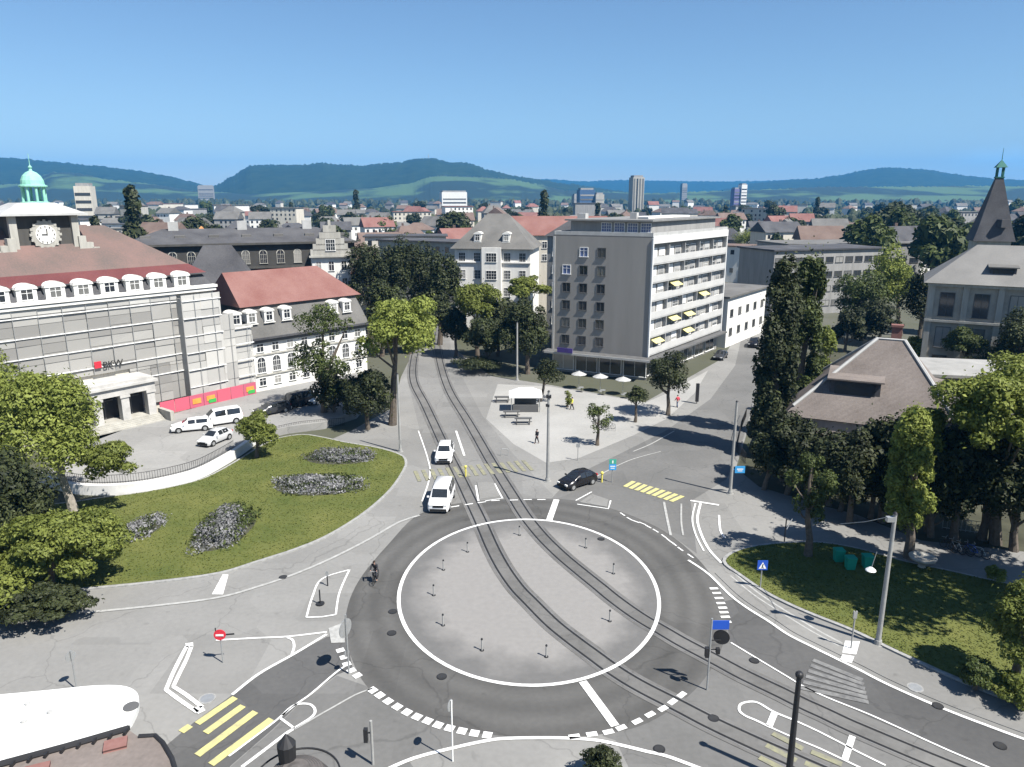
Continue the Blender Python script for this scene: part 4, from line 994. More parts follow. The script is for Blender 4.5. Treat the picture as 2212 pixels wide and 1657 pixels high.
# --- long dark building and the gabled house at its end
dk = rect((-71, 138), (0.93, 0.367), 42, 15)
t = plain_house('long_dark_building', 'long dark stone building with rows of arched windows behind the office wing', dk, 19.3, mat("dark_stone", (0.055, 0.053, 0.05), 0.9, scale=0.5), M_darkroof, 'hip', 2.6, wins=[(0, 13, 4)], win=(1.3, 2.5), zbase=2.2, fstep=4.4, style='arch_stone')  # walls in one very dark stone tone
u0, d0 = unit(dk[0], dk[1])
b = MB(); frameB(dk[0], u0)(b, d0/2, -.1, 14.6, d0, .3, .35); frameB(dk[0], u0)(b, d0/2, -.35, 19.2, d0+1, .8, .4); b.build('cornice', [M_stoned], t)
for k in range(7): b = MB(); frameB(dk[0], u0)(b, d0*(k+.6)/7, 3.4, 20.6, 1.8, 1.2, .5); b.build('skylight', [M_greyroof], t)
for s in (0.2, 0.5, 0.8): b = MB(); frameB(dk[0], u0)(b, d0*s, 7, 22.2, 1.8, 0.9, 2.2); b.build('chimney', [M_conc], t)
gt = rect((-37.6, 141.5), (0.96, 0.28), 7.0, 11)
t = plain_house('gabled_house', 'slim white tower house with stepped grey gable at the end of the long dark building', gt, 17.2, M_plaster, M_greyroof, 'gable', 6.0, wins=[(0, 3, 5)], win=(0.9, 1.7), zbase=1.6, fstep=3.2, ridge='across', over=0.2)
u0, d0 = unit(gt[0], gt[1]); b = MB(); fg = frameB(gt[0], u0)
for k, (w_, z_) in enumerate(((7.4, 17.2), (6.4, 18.2), (5.2, 19.2), (3.9, 20.3), (2.4, 21.6))): fg(b, d0/2, -0.25, z_+0.6, w_, 0.5, 1.25)
fg(b, d0/2, -0.25, 23.0, 0.5, 0.5, 1.6); fg(b, d0/2, -0.3, 17.1, 8, 0.7, 0.35); b.build('stepped_gable', [M_stone], t)
window(t, P2(gt[0], u0, 0, -0.5), u0, d0/2, 18.2, 1.6, 2.0)
plain_house('white_annex', 'white side wing of the stepped-gable house beside dark trees', rect((-30.6, 143.6), (0.96, 0.28), 3.4, 9), 12.4, M_plaster, M_redroof, 'hip', 2.0, wins=[(0, 1, 3)], zbase=1.8, fstep=3.4)
t = plain_house('steep_roofed_house', 'steep dark-roofed house wedged between the big office roof and the long dark building', rect((-54.5, 122), (0.93, 0.367), 13, 10), 12.5, MATS["dark_stone"], M_darkroof, 'hip', 7.5, wins=[(0, 5, 3)], win=(1.1, 1.9), zbase=2, fstep=3.4)
t = plain_house('orange_gabled_house', 'small house with bright orange tiled roof peeping over the dark roofs at left', rect((-72.5, 168), (0.95, 0.3), 6.5, 8), 17.0, M_cream, mat_tiles('orange_tiles', (0.42, 0.19, 0.07), (0.55, 0.27, 0.11)), 'hip', 4.5, wins=[(0, 2, 2)], zbase=10)
# --- villa on the right and the spire
vl = rect((65.5, 117.0), (0.88, -0.475), 22, 14)
t = plain_house('villa', 'grey stone villa with tall dark windows and pale hipped roof at the right edge', vl, 15.0, mat("villa_stone", (0.33, 0.31, 0.27), 0.9, scale=0.6), mat_tiles("villa_roof_tiles", (0.16, 0.157, 0.15), (0.22, 0.215, 0.205)), 'hip', 5.6, over=0.9)
u0, d0 = unit(vl[0], vl[1]); fv = frameB(vl[0], u0)
for i in range(5):
    for z_, h_ in ((9.9, 3.6), (4.9, 3.2), (1.2, 2.4)): window(t, vl[0], u0, 2.6+i*4.6, z_, 1.9, h_, 'dark')
b = MB()
for i in range(6): fv(b, 0.4+i*4.6, -0.12, 7.6, 0.8, 0.3, 14.6)
fv(b, d0/2, -0.2, 9.1, d0+.3, 0.5, 0.35); fv(b, d0/2, -0.25, 14.75, d0+.6, 0.6, 0.5); b.build('pilasters', [M_stone], t)
def shed_dormer(parent, A, u, t, n, z, w, h, d, wallm, roofm):
    b = MB(); f_ = frameB(A, u); f_(b, t, n+d/2, z+h/2, w, d, h, 0); f_(b, t, n-0.03, z+h*.5, w*.8, 0.06, h*.72, 2)
    pts = [(*P2(A, u, t+a, n+c), zz) for a, c, zz in ((-w/2-.3, -.4, z+h), (w/2+.3, -.4, z+h), (w/2+.3, d, z+h+.5), (-w/2-.3, d, z+h+.5))]
    b.add(pts+[(x_, y_, z_+.15) for x_, y_, z_ in pts], [(3, 2, 1, 0), (4, 5, 6, 7), (0, 1, 5, 4), (1, 2, 6, 5), (2, 3, 7, 6), (3, 0, 4, 7)], 1)
    return b.build('dormer', [wallm, roofm, M_glass], parent)
shed_dormer(t, vl[0], u0, 9.5, 1.4, 16.0, 3.4, 1.5, 3.5, M_darkroof, M_greyroof)
sx, sy = xat(2150, 440, 150), 150
t = world_thing('spire_tower', 'slender dark slate spire with small green lantern at the upper right', 'tower', (sx, sy, 0))
u0 = (0.94, -0.34)
sq = lambda r: [(sx+r*(a*u0[0]-c*u0[1]), sy+r*(a*u0[1]+c*u0[0])) for a, c in ((-1, -1), (1, -1), (1, 1), (-1, 1))]
z1, z2, z3 = zat(2135, 515, sy), zat(2160, 385, sy), zat(2160, 352, sy)
b = MB(); b.prism(sq(3.0), 0, z1-0.3); b.build('wall', [M_stone], t)
b = MB(); frustum(b, sq(3.6), z1-0.4, sq(2.9), z1+2.0); frustum(b, sq(2.9), z1+2.0, sq(0.62), z2); b.build('roof', [M_darkroof], t)
b = MB(); frustum(b, sq(0.75), z2, sq(0.75), z2+0.25); 
for a, c in ((-1, -1), (1, -1), (1, 1), (-1, 1)): b.box((sx+.5*(a*u0[0]-c*u0[1]), sy+.5*(a*u0[1]+c*u0[0]), z2+1.1), (0.22, 0.22, 1.8))
frustum(b, sq(1.0), z2+2.0, sq(0.05), z2+3.4); b.cyl((sx, sy, z2+3.3), (sx, sy, z2+5.6), 0.07, 0.03); b.build('lantern', [mat("dark_copper", (0.03, 0.13, 0.11), 0.7)], t)
b = MB(); b.box((sx, sy-3.2, z1+3), (1.4, 1.6, 1.5)); b.build('dormer', [M_darkroof], t)
# --- house with the big hipped roof among the right-hand trees
hu = (0.90, -0.436); HA = (28.6, 75.6)
t = world_thing('villa_with_dormers', 'old house with broad weathered hipped roof and dark dormer among the trees on the right', 'house', (37, 76, 0))
hq = rect(HA, hu, 17, 14)
b = MB(); b.prism(ring_quad(HA, hu, 0.5, 16.5, 0.5, 13.5), 0, 5.9); b.build('wall', [M_plasterg], t)
b = MB(); Q = ring_quad(HA, hu, 0.1, 16.9, 0.1, 13.9)
frustum(b, Q, 5.6, ring_quad(HA, hu, 0.9, 16.1, 0.9, 13.1), 6.5); roof_hip(b, ring_quad(HA, hu, 0.9, 16.1, 0.9, 13.1), P2(HA, hu, 8.2, 7), P2(HA, hu, 10.8, 7), 6.5, 13.3)
b.build('roof', [mat_tiles("house_roof_tiles", (0.120, 0.102, 0.092), (0.215, 0.188, 0.172))], t)
d = shed_dormer(t, HA, hu, 6.6, 2.3, 7.4, 4.8, 2.1, 4.0, M_darkroof, MATS["house_roof_tiles"])
d = shed_dormer(t, P2(HA, hu, 17, 0), (-hu[1], hu[0]), 7, 2.4, 7.4, 3.0, 1.6, 3.5, M_darkroof, MATS["house_roof_tiles"])
b = MB(); b.box((*P2(HA, hu, 10.0, 8.6), 13.2), (1.0, 0.8, 2.6), math.atan2(hu[1], hu[0])); b.box((*P2(HA, hu, 10.0, 8.6), 14.6), (1.2, 1.0, 0.2), math.atan2(hu[1], hu[0])); b.build('chimney', [M_redroof], t)
# ridge caps
b = MB(); b.tube([(*P2(HA, hu, 8.2, 7), 13.32), (*P2(HA, hu, 10.8, 7), 13.32)], 0.13, 6)
for a_, c_ in (((0.9, 0.9), (8.2, 7)), ((16.1, 0.9), (10.8, 7)), ((0.9, 13.1), (8.2, 7))): b.tube([(*P2(HA, hu, *a_), 6.55), (*P2(HA, hu, *c_), 13.32)], 0.19, 6)
b.build('ridge_caps', [M_conc], t)
# lower porch wing in front
PA2 = P2(HA, hu, 1.5, -4.6)
b = MB(); b.prism(ring_quad(PA2, hu, 0, 9, 0, 4.2), 0, 3.0); b.build('porch_wall', [M_plasterg], t)
b = MB(); roof_hip(b, ring_quad(PA2, hu, -.5, 9.5, -.5, 4.4), P2(PA2, hu, 2.4, 2.4), P2(PA2, hu, 6.8, 2.4), 3.0, 5.2); b.build('porch_roof', [MATS["house_roof_tiles"]], t)
d = add_part('dormer', dormer_mesh(1.9, 0.9, 1.8, M_stone, M_plaster), t, (*P2(PA2, hu, 4.6, 0.5), 3.4), math.atan2(hu[1], hu[0])); w = bpy.data.objects.new('window', DORMER_WIN); COL.objects.link(w); w.parent = d; w.location = (0, -0.01, .1); w.scale = (.9, 1, .7)
for k in range(4): window(t, HA, hu, 2.5+k*4, 1.4, 1.1, 1.8)
# flat-roofed rear wing to the right of the house
plain_house('low_annex', 'low grey flat-roofed annex behind the hipped house at the right', rect((44, 84), (0.97, -0.2), 17, 9), 8.0, M_plasterg, mat("pale_flat_roof", (0.30, 0.295, 0.28), 0.9, scale=0.4), 'flat', wins=[(0, 5, 1)], zbase=3.5)

# --- tram stop canopy with white roof, bottom left, and the roof of the camera's own building
zc = 3.6
can = G([(-420, 1555), (-200, 1515), (0, 1500), (110, 1490), (200, 1481), (262, 1481), (292, 1492), (300, 1512), (292, 1540), (272, 1570), (225, 1602), (150, 1632), (40, 1662), (-200, 1740), (-420, 1810)], zc)
t = world_thing('stop_canopy', 'white flat tram stop canopy with rounded end in the lower left corner', 'shelter', (-24, 30.5, 0))
sm = catmull(can, 4, True)
b = MB(); b.prism(sm, zc-0.32, zc); b.flat(sm, zc-0.33); b.build('canopy_roof', [mat("white_membrane", (0.72, 0.72, 0.70), 0.7, scale=0.6, col2=(0.60, 0.60, 0.58))], t)
b = MB()
for k in range(7):
    x_ = -36+k*2.6; b.box((x_, 30.4, zc+.012), (0.05, 4.2+.1*k, .024), 0.18)
b.strip([(-40, 30.9), (-19.6, 30.6)], 0.05, zc+.02); b.build('roof_seams', [mat('seam_grey', (0.50, 0.50, 0.49), 0.8)], t)
for px_, py_ in ((60, 1522), (108, 1540), (52, 1560)): q_ = g(px_, py_, zc); b = MB(); b.cyl((*q_, zc), (*q_, zc+.12), .13, n=10); b.build('roof_vent', [M_conc], t)
hx, hy = g(283, 1527, zc); b = MB(); b.cyl((hx, hy, zc), (hx, hy, zc+0.05), 0.36, n=20); b.build('roof_drain', [M_framed], t)
for k, (cx_, cy_) in enumerate(((-20.5, 31.5), (-23.5, 31), (-26.5, 30.8))): b = MB(); b.cyl((cx_, cy_, 0), (cx_, cy_, zc-.32), 0.11); b.build('column', [M_steel], t)
b = MB(); b.box((-24, 31.8, 0.5), (4.5, 0.45, 0.08)); b.box((-25.8, 31.8, 0.25), (0.1, 0.4, 0.45)); b.box((-22.2, 31.8, 0.25), (0.1, 0.4, 0.45)); b.build('bench', [M_barkl], t)
zr = 14.0
t = world_thing('corner_roof', 'weathered brown-grey building roof with dark gutter in the lower left corner', 'building', (*g(150, 1700, zr), 0))
rp = G([(-300, 1740), (0, 1655), (140, 1617), (278, 1577), (300, 1592), (335, 1590), (352, 1606), (372, 1640), (384, 1680), (380, 1800), (-300, 1900)], zr)
b = MB(); b.prism(inset(rp, 0.3) if False else rp, zr-0.5, zr); b.build('roof', [mat_tiles("near_roof", (0.115, 0.10, 0.09), (0.20, 0.17, 0.155), 6.0)], t)
b = MB(); b.tube([(*p, zr+0.05) for p in rp[:4]], 0.09, 8); b.tube([(*p, zr+0.02) for p in rp[4:9]], 0.06, 8)
for k in range(9):
    a = Vector(rp[1]).lerp(Vector(rp[3]), k/8); b.box((a.x, a.y-0.1, zr+0.05), (0.05, 0.28, 0.12))
b.build('gutter', [M_dark], t)
b = MB(); c_ = g(60, 1760, zr); b.prism([tuple(Vector(p).lerp(Vector(c_), 0.12)) for p in rp], 0, zr-0.5); b.build('wall', [M_stone], t)
for k, (px_, py_) in enumerate(((250, 1612), (80, 1668))): 
    q_ = g(px_, py_, zr); b = MB(); b.box((*q_, zr+0.05), (0.55, 0.4, 0.1), 0.4); b.build('roof_hatch', [M_redroof], t)
zt_ = 13.0
tx, ty = g(640, 1690, zt_)
t = world_thing('round_turret', 'round dark turret roof with thin rim at the bottom edge', 'building', (tx, ty, 0))
R_ = abs(g(735, 1690, zt_)[0]-tx)
b = MB(); b.lathe([(R_*0.80, zt_-0.6), (R_*0.82, zt_-0.1), (R_*0.62, zt_+0.25), (R_*0.3, zt_+0.45), (0.02, zt_+0.5)], (tx, ty, 0), 36); b.build('roof', [mat_tiles("turret_roof", (0.055, 0.052, 0.05), (0.12, 0.11, 0.105), 8)], t)
b = MB(); pts = [(tx+R_*0.98*math.cos(a*math.pi/24), ty+R_*0.98*math.sin(a*math.pi/24), zt_+0.1) for a in range(49)]; b.tube(pts, 0.028, 6)
b.build('rim', [M_dark], t)
b = MB(); b.cyl((tx, ty, 0), (tx, ty, zt_-0.6), R_*0.78, n=36); b.build('wall', [M_stone], t)
b = MB(); b.lathe([(0.22, zt_+.3), (0.25, zt_+.9), (0.02, zt_+1.2)], (tx-.3, ty+R_*.3, 0), 12); b.build('vent', [M_dark], t)
# ------------------------------------------------------------------ trees and plants
def crown_mesh(name, r, n, leaf, seed, style, m, nclump=26, rc=0.34):
    rs = np.random.RandomState(seed); r = np.array(r, float)
    c = rs.normal(size=(nclump, 3)); c /= np.linalg.norm(c, axis=1)[:, None]
    if style == 'round':
        c[:, 2] = np.where(c[:, 2] < -0.55, -c[:, 2], c[:, 2]); c *= (0.35+0.45*rs.rand(nclump))[:, None]
    elif style in ('column', 'cone'):
        z = rs.rand(nclump)*1.9-0.95
        rad = np.sqrt(np.clip(1-z*z, 0.05, 1))*0.62 if style == 'column' else (0.98-z)*0.36
        a = rs.rand(nclump)*6.283; rr = rad*(0.45+0.55*rs.rand(nclump)); c = np.column_stack([np.cos(a)*rr, np.sin(a)*rr, z*0.86])
    else:  # sparse
        c *= (0.4+0.55*rs.rand(nclump))[:, None]
    rad = rc*(0.65+0.6*rs.rand(nclump))
    w = rad**2; ci = rs.choice(nclump, n, p=w/w.sum())
    d = rs.normal(size=(n, 3)); d /= np.linalg.norm(d, axis=1)[:, None]; d[:, 2] = np.where((d[:, 2] < -0.3) & (rs.rand(n) < 0.5), -d[:, 2], d[:, 2])
    rr = rad[ci]*(0.55+0.5*rs.rand(n)**0.6)
    if style in ('column', 'cone'): sc = np.array([1, 1, 0.55])
    else: sc = np.array([1, 1, 0.8])
    p = (c[ci]+d*rr[:, None]*sc)
    k = int(n*0.05); p[:k] += rs.normal(size=(k, 3))*0.10       # stray sprays break the outline
    p = p*r
    nrm = d+rs.normal(size=(n, 3))*0.55+np.array([0, 0, 0.35]); nrm /= np.linalg.norm(nrm, axis=1)[:, None]
    t = np.cross(nrm, rs.normal(size=(n, 3))); t /= np.linalg.norm(t, axis=1)[:, None]+1e-9; b = np.cross(nrm, t)
    s = (leaf*(0.55+0.75*rs.rand(n)))[:, None]
    s *= np.where(rs.rand(n) < 0.12, 1.7, 1.0)[:, None]
    v = np.stack([p-t*s*0.62, p-b*s*0.34+nrm*s*0.1, p+t*s*0.62, p+b*s*0.34+nrm*s*0.1], 1).reshape(-1, 3)
    me = bpy.data.meshes.new(name)
    me.vertices.add(4*n); me.vertices.foreach_set("co", v.astype(np.float32).ravel())
    me.loops.add(4*n); me.loops.foreach_set("vertex_index", np.arange(4*n, dtype=np.int32))
    me.polygons.add(n); me.polygons.foreach_set("loop_start", np.arange(0, 4*n, 4, dtype=np.int32))
    me.update(calc_edges=True); me.materials.append(m)
    return me, c*r
TREES = []
def tree(name, label, bx, by, topy, x0, x1, boty, style='round', m=None, n=3500, leaf=0.42, seed=1, cat='tree', group=None, bark=None, nclump=26, rc=0.34, base_z=0.0, trunk=True, depth=1.0, limbs=5):
    m = m or L_mid; X, Y = g(bx, by, base_z)
    cx = (x0+x1)/2; zt = zat(cx, topy, Y); zb = max(base_z+0.15, zat(cx, boty, Y)); zc_ = (zt+zb)/2; k = ppm(Y, zc_)
    rx = (x1-x0)/2/k; X2 = xat(cx, (topy+boty)/2, Y); rz = (zt-zb)/2
    t = world_thing(name, label, cat, (X, Y, base_z), group)
    me, c = crown_mesh('crown', (rx, rx*depth, rz), n, leaf, seed, style, m, nclump, rc)
    add_part('crown' if trunk else 'foliage', me, t, (X2, Y, zc_))
    if trunk:
        rnd = random.Random(seed); h = zt-base_z; b = MB(); r0 = 0.018*h+0.10
        top = Vector((X2, Y, zc_+rz*0.45)); base = Vector((X, Y, base_z-0.1))
        pts = [base.lerp(top, q)+Vector((rnd.uniform(-.12, .12), rnd.uniform(-.12, .12), 0))*(q > 0) for q in (0, .2, .4, .6, .8, 1)]
        b.tube(pts, [r0*1.35, r0, r0*.85, r0*.65, r0*.42, r0*.15], 8)
        for q in range(limbs):
            cc = Vector(c[rnd.randrange(len(c))])+Vector((X2, Y, zc_)); s = pts[2].lerp(pts[3], rnd.random()) if zb > base_z+1.5 else pts[1].lerp(pts[3], rnd.random())
            if cc.z < s.z: cc.z = s.z+0.5
            mid = s.lerp(cc, .5)+Vector((0, 0, -0.25)); b.tube([s, mid, cc], [r0*.42, r0*.28, r0*.08], 6)
        b.build('trunk', [bark or M_bark], t)
    return t
tree('tree', 'large bright leafy tree with pale trunk standing on the left lawn before the office portico', 163, 1112, 782, -45, 218, 1085, m=L_bright, n=32000, leaf=0.23, seed=1, bark=M_barkl, nclump=60, rc=0.27)
me, _ = crown_mesh('crown', (3.0, 2.4, 2.2), 6500, 0.22, 91, 'round', L_bright, 18, 0.36); add_part('crown', me, bpy.data.objects['tree'], (xat(228, 1000, 62.5), 62.5, zat(228, 1005, 62.5)))
tree('tree', 'bright leafy tree cut by the left edge beside the scaffolded office', -45, 1075, 725, -190, 105, 1120, m=L_bright, n=26000, leaf=0.25, seed=2, nclump=36, rc=0.28)
tree('bush', 'broad bright low bush at the left edge of the lawn, over the dark shrubs', 110, 1268, 1085, -40, 288, 1280, m=L_bright, n=30000, leaf=0.20, seed=3, cat='bush', nclump=40, rc=0.26, depth=0.7, limbs=8)  # the dark patch below it is low dark foliage
tree('bush', 'tall bush coloured dark as shade at the left edge behind the broad bright bush', 10, 1235, 985, -130, 105, 1235, m=L_dark, n=15600, leaf=0.24, seed=4, cat='bush', nclump=30)  # dark leaf colour stands in for the shaded interior of the greenery
tree('bush', 'second bright bush cut by the left edge above the dark low shrubs', -60, 1330, 1190, -210, 60, 1330, m=L_bright, n=13000, leaf=0.22, seed=5, cat='bush', nclump=30)
tree('tree', 'bright green tree leaning over the tram street right of the office wing', 848, 918, 622, 752, 968, 815, m=L_bright, n=16900, leaf=0.29, seed=6, nclump=40, rc=0.25)
tree('tree', 'sparse half-bare tree with dark limbs in front of the office wing', 700, 905, 655, 612, 792, 880, style='sparse', m=L_mid, n=6240, leaf=0.25, seed=7, nclump=26, rc=0.22, limbs=22)
tree('tree', 'dense dark evergreen beside the tram street between lawn and lamp pole', 795, 928, 790, 730, 852, 925, m=L_dark, n=14300, leaf=0.24, seed=8, nclump=30)
tree('tree', 'dark evergreen behind the railing above the lawn, under the sparse tree', 725, 905, 800, 668, 768, 905, m=L_dark, n=9100, leaf=0.24, seed=9)
tree('bush', 'round bright shrub at the end of the forecourt railing', 555, 990, 888, 503, 607, 988, m=L_bright, n=9360, leaf=0.20, seed=10, cat='bush', nclump=28, rc=0.3)
tree('bush', 'dark low shrubs along the kerb at the left edge below the broad bright bush', 80, 1345, 1268, -60, 205, 1345, m=L_dark, n=15600, leaf=0.18, seed=92, cat='bush', nclump=46, rc=0.22, trunk=False, depth=0.6)
tree('tree', 'very tall tree past the right edge whose shadow crosses the right lawn', 0, 0, 0, 0, 0, 0) if False else None
def shade_tree(label, X, Y, zb, zt, r, seed):
    t = world_thing('tree', label, 'tree', (X, Y, 0)); me, c = crown_mesh('crown', (r, r, (zt-zb)/2), 14000, 0.42, seed, 'round', L_mid, 50, 0.3); add_part('crown', me, t, (X, Y, (zt+zb)/2))
    b = MB(); b.tube([(X, Y, -.1), (X+.1, Y, zb), (X, Y, (zb+zt)/2), (X, Y+.1, zt-1)], [.5, .38, .25, .06], 10); b.build('trunk', [M_bark], t)
shade_tree('tallest tree at the right, its shadow lying across the right lawn', 37.5, 42.0, 7.5, 30, 6.0, 93)
shade_tree('tall dark tree past the right edge, shading the lawn beside the avenue', 33.5+14, 42.5, 5, 24, 6.5, 98)
shade_tree('broad tree past the lower right edge that shades the shrubs there', 45.5, 36.5, 4.0, 21, 5.6, 94)
for i, (bx, by, ty, x0, x1, bo, lab) in enumerate([
    (770, 735, 560, 728, 815, 730, 'dark tree filling the gap beside the white side wing'), (825, 770, 600, 785, 880, 765, 'dark tree behind the bright leaning tree'), (930, 748, 600, 895, 985, 745, 'dark spreading tree left of the far grey pole'), (1075, 770, 640, 1035, 1120, 765, 'dark tree below the small sunlit tree'),
    (800, 748, 520, 742, 850, 700, 'dark tree right of the stepped-gable house'), (850, 735, 505, 800, 905, 690, 'dark tall tree above the bright leaning tree'),
    (905, 730, 515, 855, 960, 700, 'dark tree behind the far grey lamp pole'), (950, 745, 530, 915, 995, 720, 'dark tree against the left side of the white apartment house'),
    (885, 765, 640, 845, 935, 745, 'low dark tree at the far end of the tram street'), (985, 770, 660, 950, 1015, 760, 'dark low tree below the white apartment house')]):
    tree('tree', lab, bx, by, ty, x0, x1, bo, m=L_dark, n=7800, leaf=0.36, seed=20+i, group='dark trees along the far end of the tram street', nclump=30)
tree('tree', 'sunlit bright tree in front of the white apartment house', 1032, 775, 602, 968, 1092, 722, m=L_bright, n=10920, leaf=0.31, seed=30, nclump=32, rc=0.27)
tree('tree', 'small sunlit tree between white apartment house and grey block', 1135, 745, 588, 1082, 1192, 660, m=L_bright, n=6760, leaf=0.31, seed=31, nclump=26, rc=0.26)
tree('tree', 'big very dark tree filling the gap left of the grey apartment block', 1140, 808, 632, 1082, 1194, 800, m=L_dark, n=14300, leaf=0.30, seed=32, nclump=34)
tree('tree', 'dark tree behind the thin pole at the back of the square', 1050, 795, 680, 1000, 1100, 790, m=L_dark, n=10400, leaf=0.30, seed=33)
tree('hedge', 'dark clipped hedge along the back of the square by the tram street', 1035, 806, 772, 972, 1100, 806, m=L_dark, n=6760, leaf=0.21, seed=34, cat='hedge', trunk=False)
tree('tree', 'small dark tree in front of the apartment block corner with people below', 1443, 897, 760, 1395, 1495, 868, m=L_dark, n=6760, leaf=0.22, seed=35, limbs=6)
tree('tree', 'little dark tree before the shops, left of the tall catenary pole', 1165, 868, 772, 1148, 1222, 845, m=L_dark, n=3900, leaf=0.20, seed=36)
tree('tree', 'young tree on the gravel square with its round shadow', 1290, 962, 868, 1262, 1322, 930, m=L_mid, n=1690, leaf=0.17, seed=37, style='sparse', rc=0.3)
tree('tree', 'young tree close to the dark shop canopy on the square', 1372, 912, 832, 1350, 1398, 880, m=L_dark, n=2340, leaf=0.18, seed=38)
tree('tree', 'thin sapling with yellowish leaves left of the shop terrace', 1226, 880, 842, 1216, 1238, 878, m=L_bright, n=676, leaf=0.16, seed=39, style='column')
tree('poplar', 'tall dark columnar poplar beside the side street', 1664, 980, 545, 1618, 1742, 965, style='column', m=L_dark, n=30000, leaf=0.29, seed=40, nclump=80, rc=0.27, bark=M_bark)
tree('poplar', 'second dark columnar poplar just behind the first, with sunlit right edge', 1712, 950, 530, 1682, 1800, 935, style='column', m=L_mid, n=24000, leaf=0.29, seed=41, nclump=50, rc=0.24)
tree('tree', 'narrow bright tree on the sunny side of the tall poplars', 1782, 905, 700, 1745, 1815, 890, style='column', m=L_bright, n=5720, leaf=0.25, seed=42, nclump=30)
for i, (bx, by, ty, x0, x1, bo, mm, lab) in enumerate([
    (1860, 735, 585, 1800, 1925, 720, L_mid, 'rounded dull green tree right of the poplars'), (1945, 725, 528, 1868, 1992, 700, L_bright, 'bright topped tree left of the grey villa'),
    (1985, 742, 570, 1945, 2035, 735, L_dark, 'dark tree hugging the left wall of the grey villa'), (1825, 760, 660, 1795, 1870, 752, L_dark, 'low dark tree between poplars and villa drive'),
    (1900, 745, 640, 1850, 1950, 740, L_dark, 'dark low tree before the villa drive'), (1625, 560, 492, 1575, 1665, 556, L_bright, 'bright tree right behind the apartment block roof')]):
    tree('tree', lab, bx, by, ty, x0, x1, bo, m=mm, n=7800, leaf=0.37, seed=50+i, nclump=30)
tree('tree', 'huge bright tree at the right edge above the parked bicycles', 2150, 1175, 772, 2030, 2290, 1010, m=L_bright, n=28600, leaf=0.24, seed=60, nclump=44, rc=0.26)
tree('tree', 'dark understorey tree below the huge bright tree at the right edge', 2120, 1165, 890, 2030, 2260, 1150, m=L_dark, n=19500, leaf=0.25, seed=61, nclump=40)
tree('tree', 'tall slim bright tree before the hipped house', 1962, 1205, 872, 1893, 2035, 1180, m=L_bright, n=16900, leaf=0.22, seed=62, style='column', nclump=46, rc=0.28)
tree('tree', 'thin light-leaved tree with bare stem at the pavement below the hipped house', 1745, 1203, 950, 1690, 1808, 1130, m=L_mid, n=4940, leaf=0.19, seed=63, style='sparse', nclump=24, rc=0.24, limbs=14)
for i, (bx, by, ty, x0, x1, bo, lab) in enumerate([
    (1650, 1058, 925, 1618, 1715, 1058, 'dark shrubs right of the pole with the blue sign'), (1730, 1078, 960, 1680, 1790, 1078, 'dark shrub under the porch of the hipped house'),
    (1815, 1105, 975, 1760, 1875, 1105, 'dark shrub behind the thin light-leaved tree'), (1880, 1120, 960, 1835, 1950, 1120, 'dark shrub left of the slim bright tree'),
    (2010, 1160, 980, 1965, 2070, 1160, 'dark tree between slim bright tree and bicycles'), (1640, 985, 870, 1612, 1690, 985, 'dark shrub at the foot of the tall poplars')]):
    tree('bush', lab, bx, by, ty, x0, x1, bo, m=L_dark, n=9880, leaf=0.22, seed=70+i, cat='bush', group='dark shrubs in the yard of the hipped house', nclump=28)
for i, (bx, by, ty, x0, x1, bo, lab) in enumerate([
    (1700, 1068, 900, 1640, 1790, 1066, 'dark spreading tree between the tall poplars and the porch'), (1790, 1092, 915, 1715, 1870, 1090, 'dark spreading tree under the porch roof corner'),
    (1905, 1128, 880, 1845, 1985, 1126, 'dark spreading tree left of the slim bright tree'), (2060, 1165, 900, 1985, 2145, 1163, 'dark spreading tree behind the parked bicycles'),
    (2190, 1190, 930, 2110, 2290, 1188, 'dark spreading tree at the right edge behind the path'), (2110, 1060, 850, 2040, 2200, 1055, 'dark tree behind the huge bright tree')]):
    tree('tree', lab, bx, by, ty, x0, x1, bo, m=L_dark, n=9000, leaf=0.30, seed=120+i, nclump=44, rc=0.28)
tree('tree', 'second bright crown at the right edge, upper, above the low annex', 2200, 1010, 745, 2105, 2330, 960, m=L_bright, n=12000, leaf=0.27, seed=130, nclump=44, rc=0.26)
tree('tree', 'bright leaning tree covering the right slope of the hipped house', 2005, 1150, 880, 1950, 2060, 1020, m=L_bright, n=6000, leaf=0.24, seed=95, nclump=30)
tree('tree', 'dark tree in front of the porch dormer of the hipped house', 1835, 1130, 930, 1775, 1905, 1110, m=L_dark, n=8000, leaf=0.24, seed=96, nclump=34)
tree('tree', 'dark tree over the left corner of the hipped house roof', 1690, 1040, 870, 1640, 1745, 1030, m=L_dark, n=7000, leaf=0.25, seed=97, nclump=34)
tree('tree', 'bright bush against the right edge above the avenue', 2190, 1480, 1245, 2135, 2300, 1465, m=L_bright, n=11700, leaf=0.17, seed=80, nclump=32, rc=0.28)
tree('bush', 'low green bush at the pavement in the lower right', 2105, 1490, 1420, 2068, 2150, 1490, m=L_mid, n=4680, leaf=0.13, seed=81, cat='bush')
tree('bush', 'low bright bush at the very right edge of the pavement', 2205, 1535, 1465, 2160, 2270, 1530, m=L_bright, n=5720, leaf=0.13, seed=82, cat='bush')
tree('bush', 'small pale bush on the grass below the bicycles', 2148, 1265, 1225, 2125, 2175, 1265, m=L_bright, n=2340, leaf=0.12, seed=83, cat='bush', trunk=False)
tree('tree', 'small bright tree over the left end of the low annex', 1985, 800, 715, 1955, 2012, 795, m=L_bright, n=4160, leaf=0.24, seed=84)
tree('tree', 'bright tree crown in front of the villa at the right', 2085, 830, 700, 2040, 2130, 770, m=L_mid, n=6760, leaf=0.27, seed=85, style='sparse')
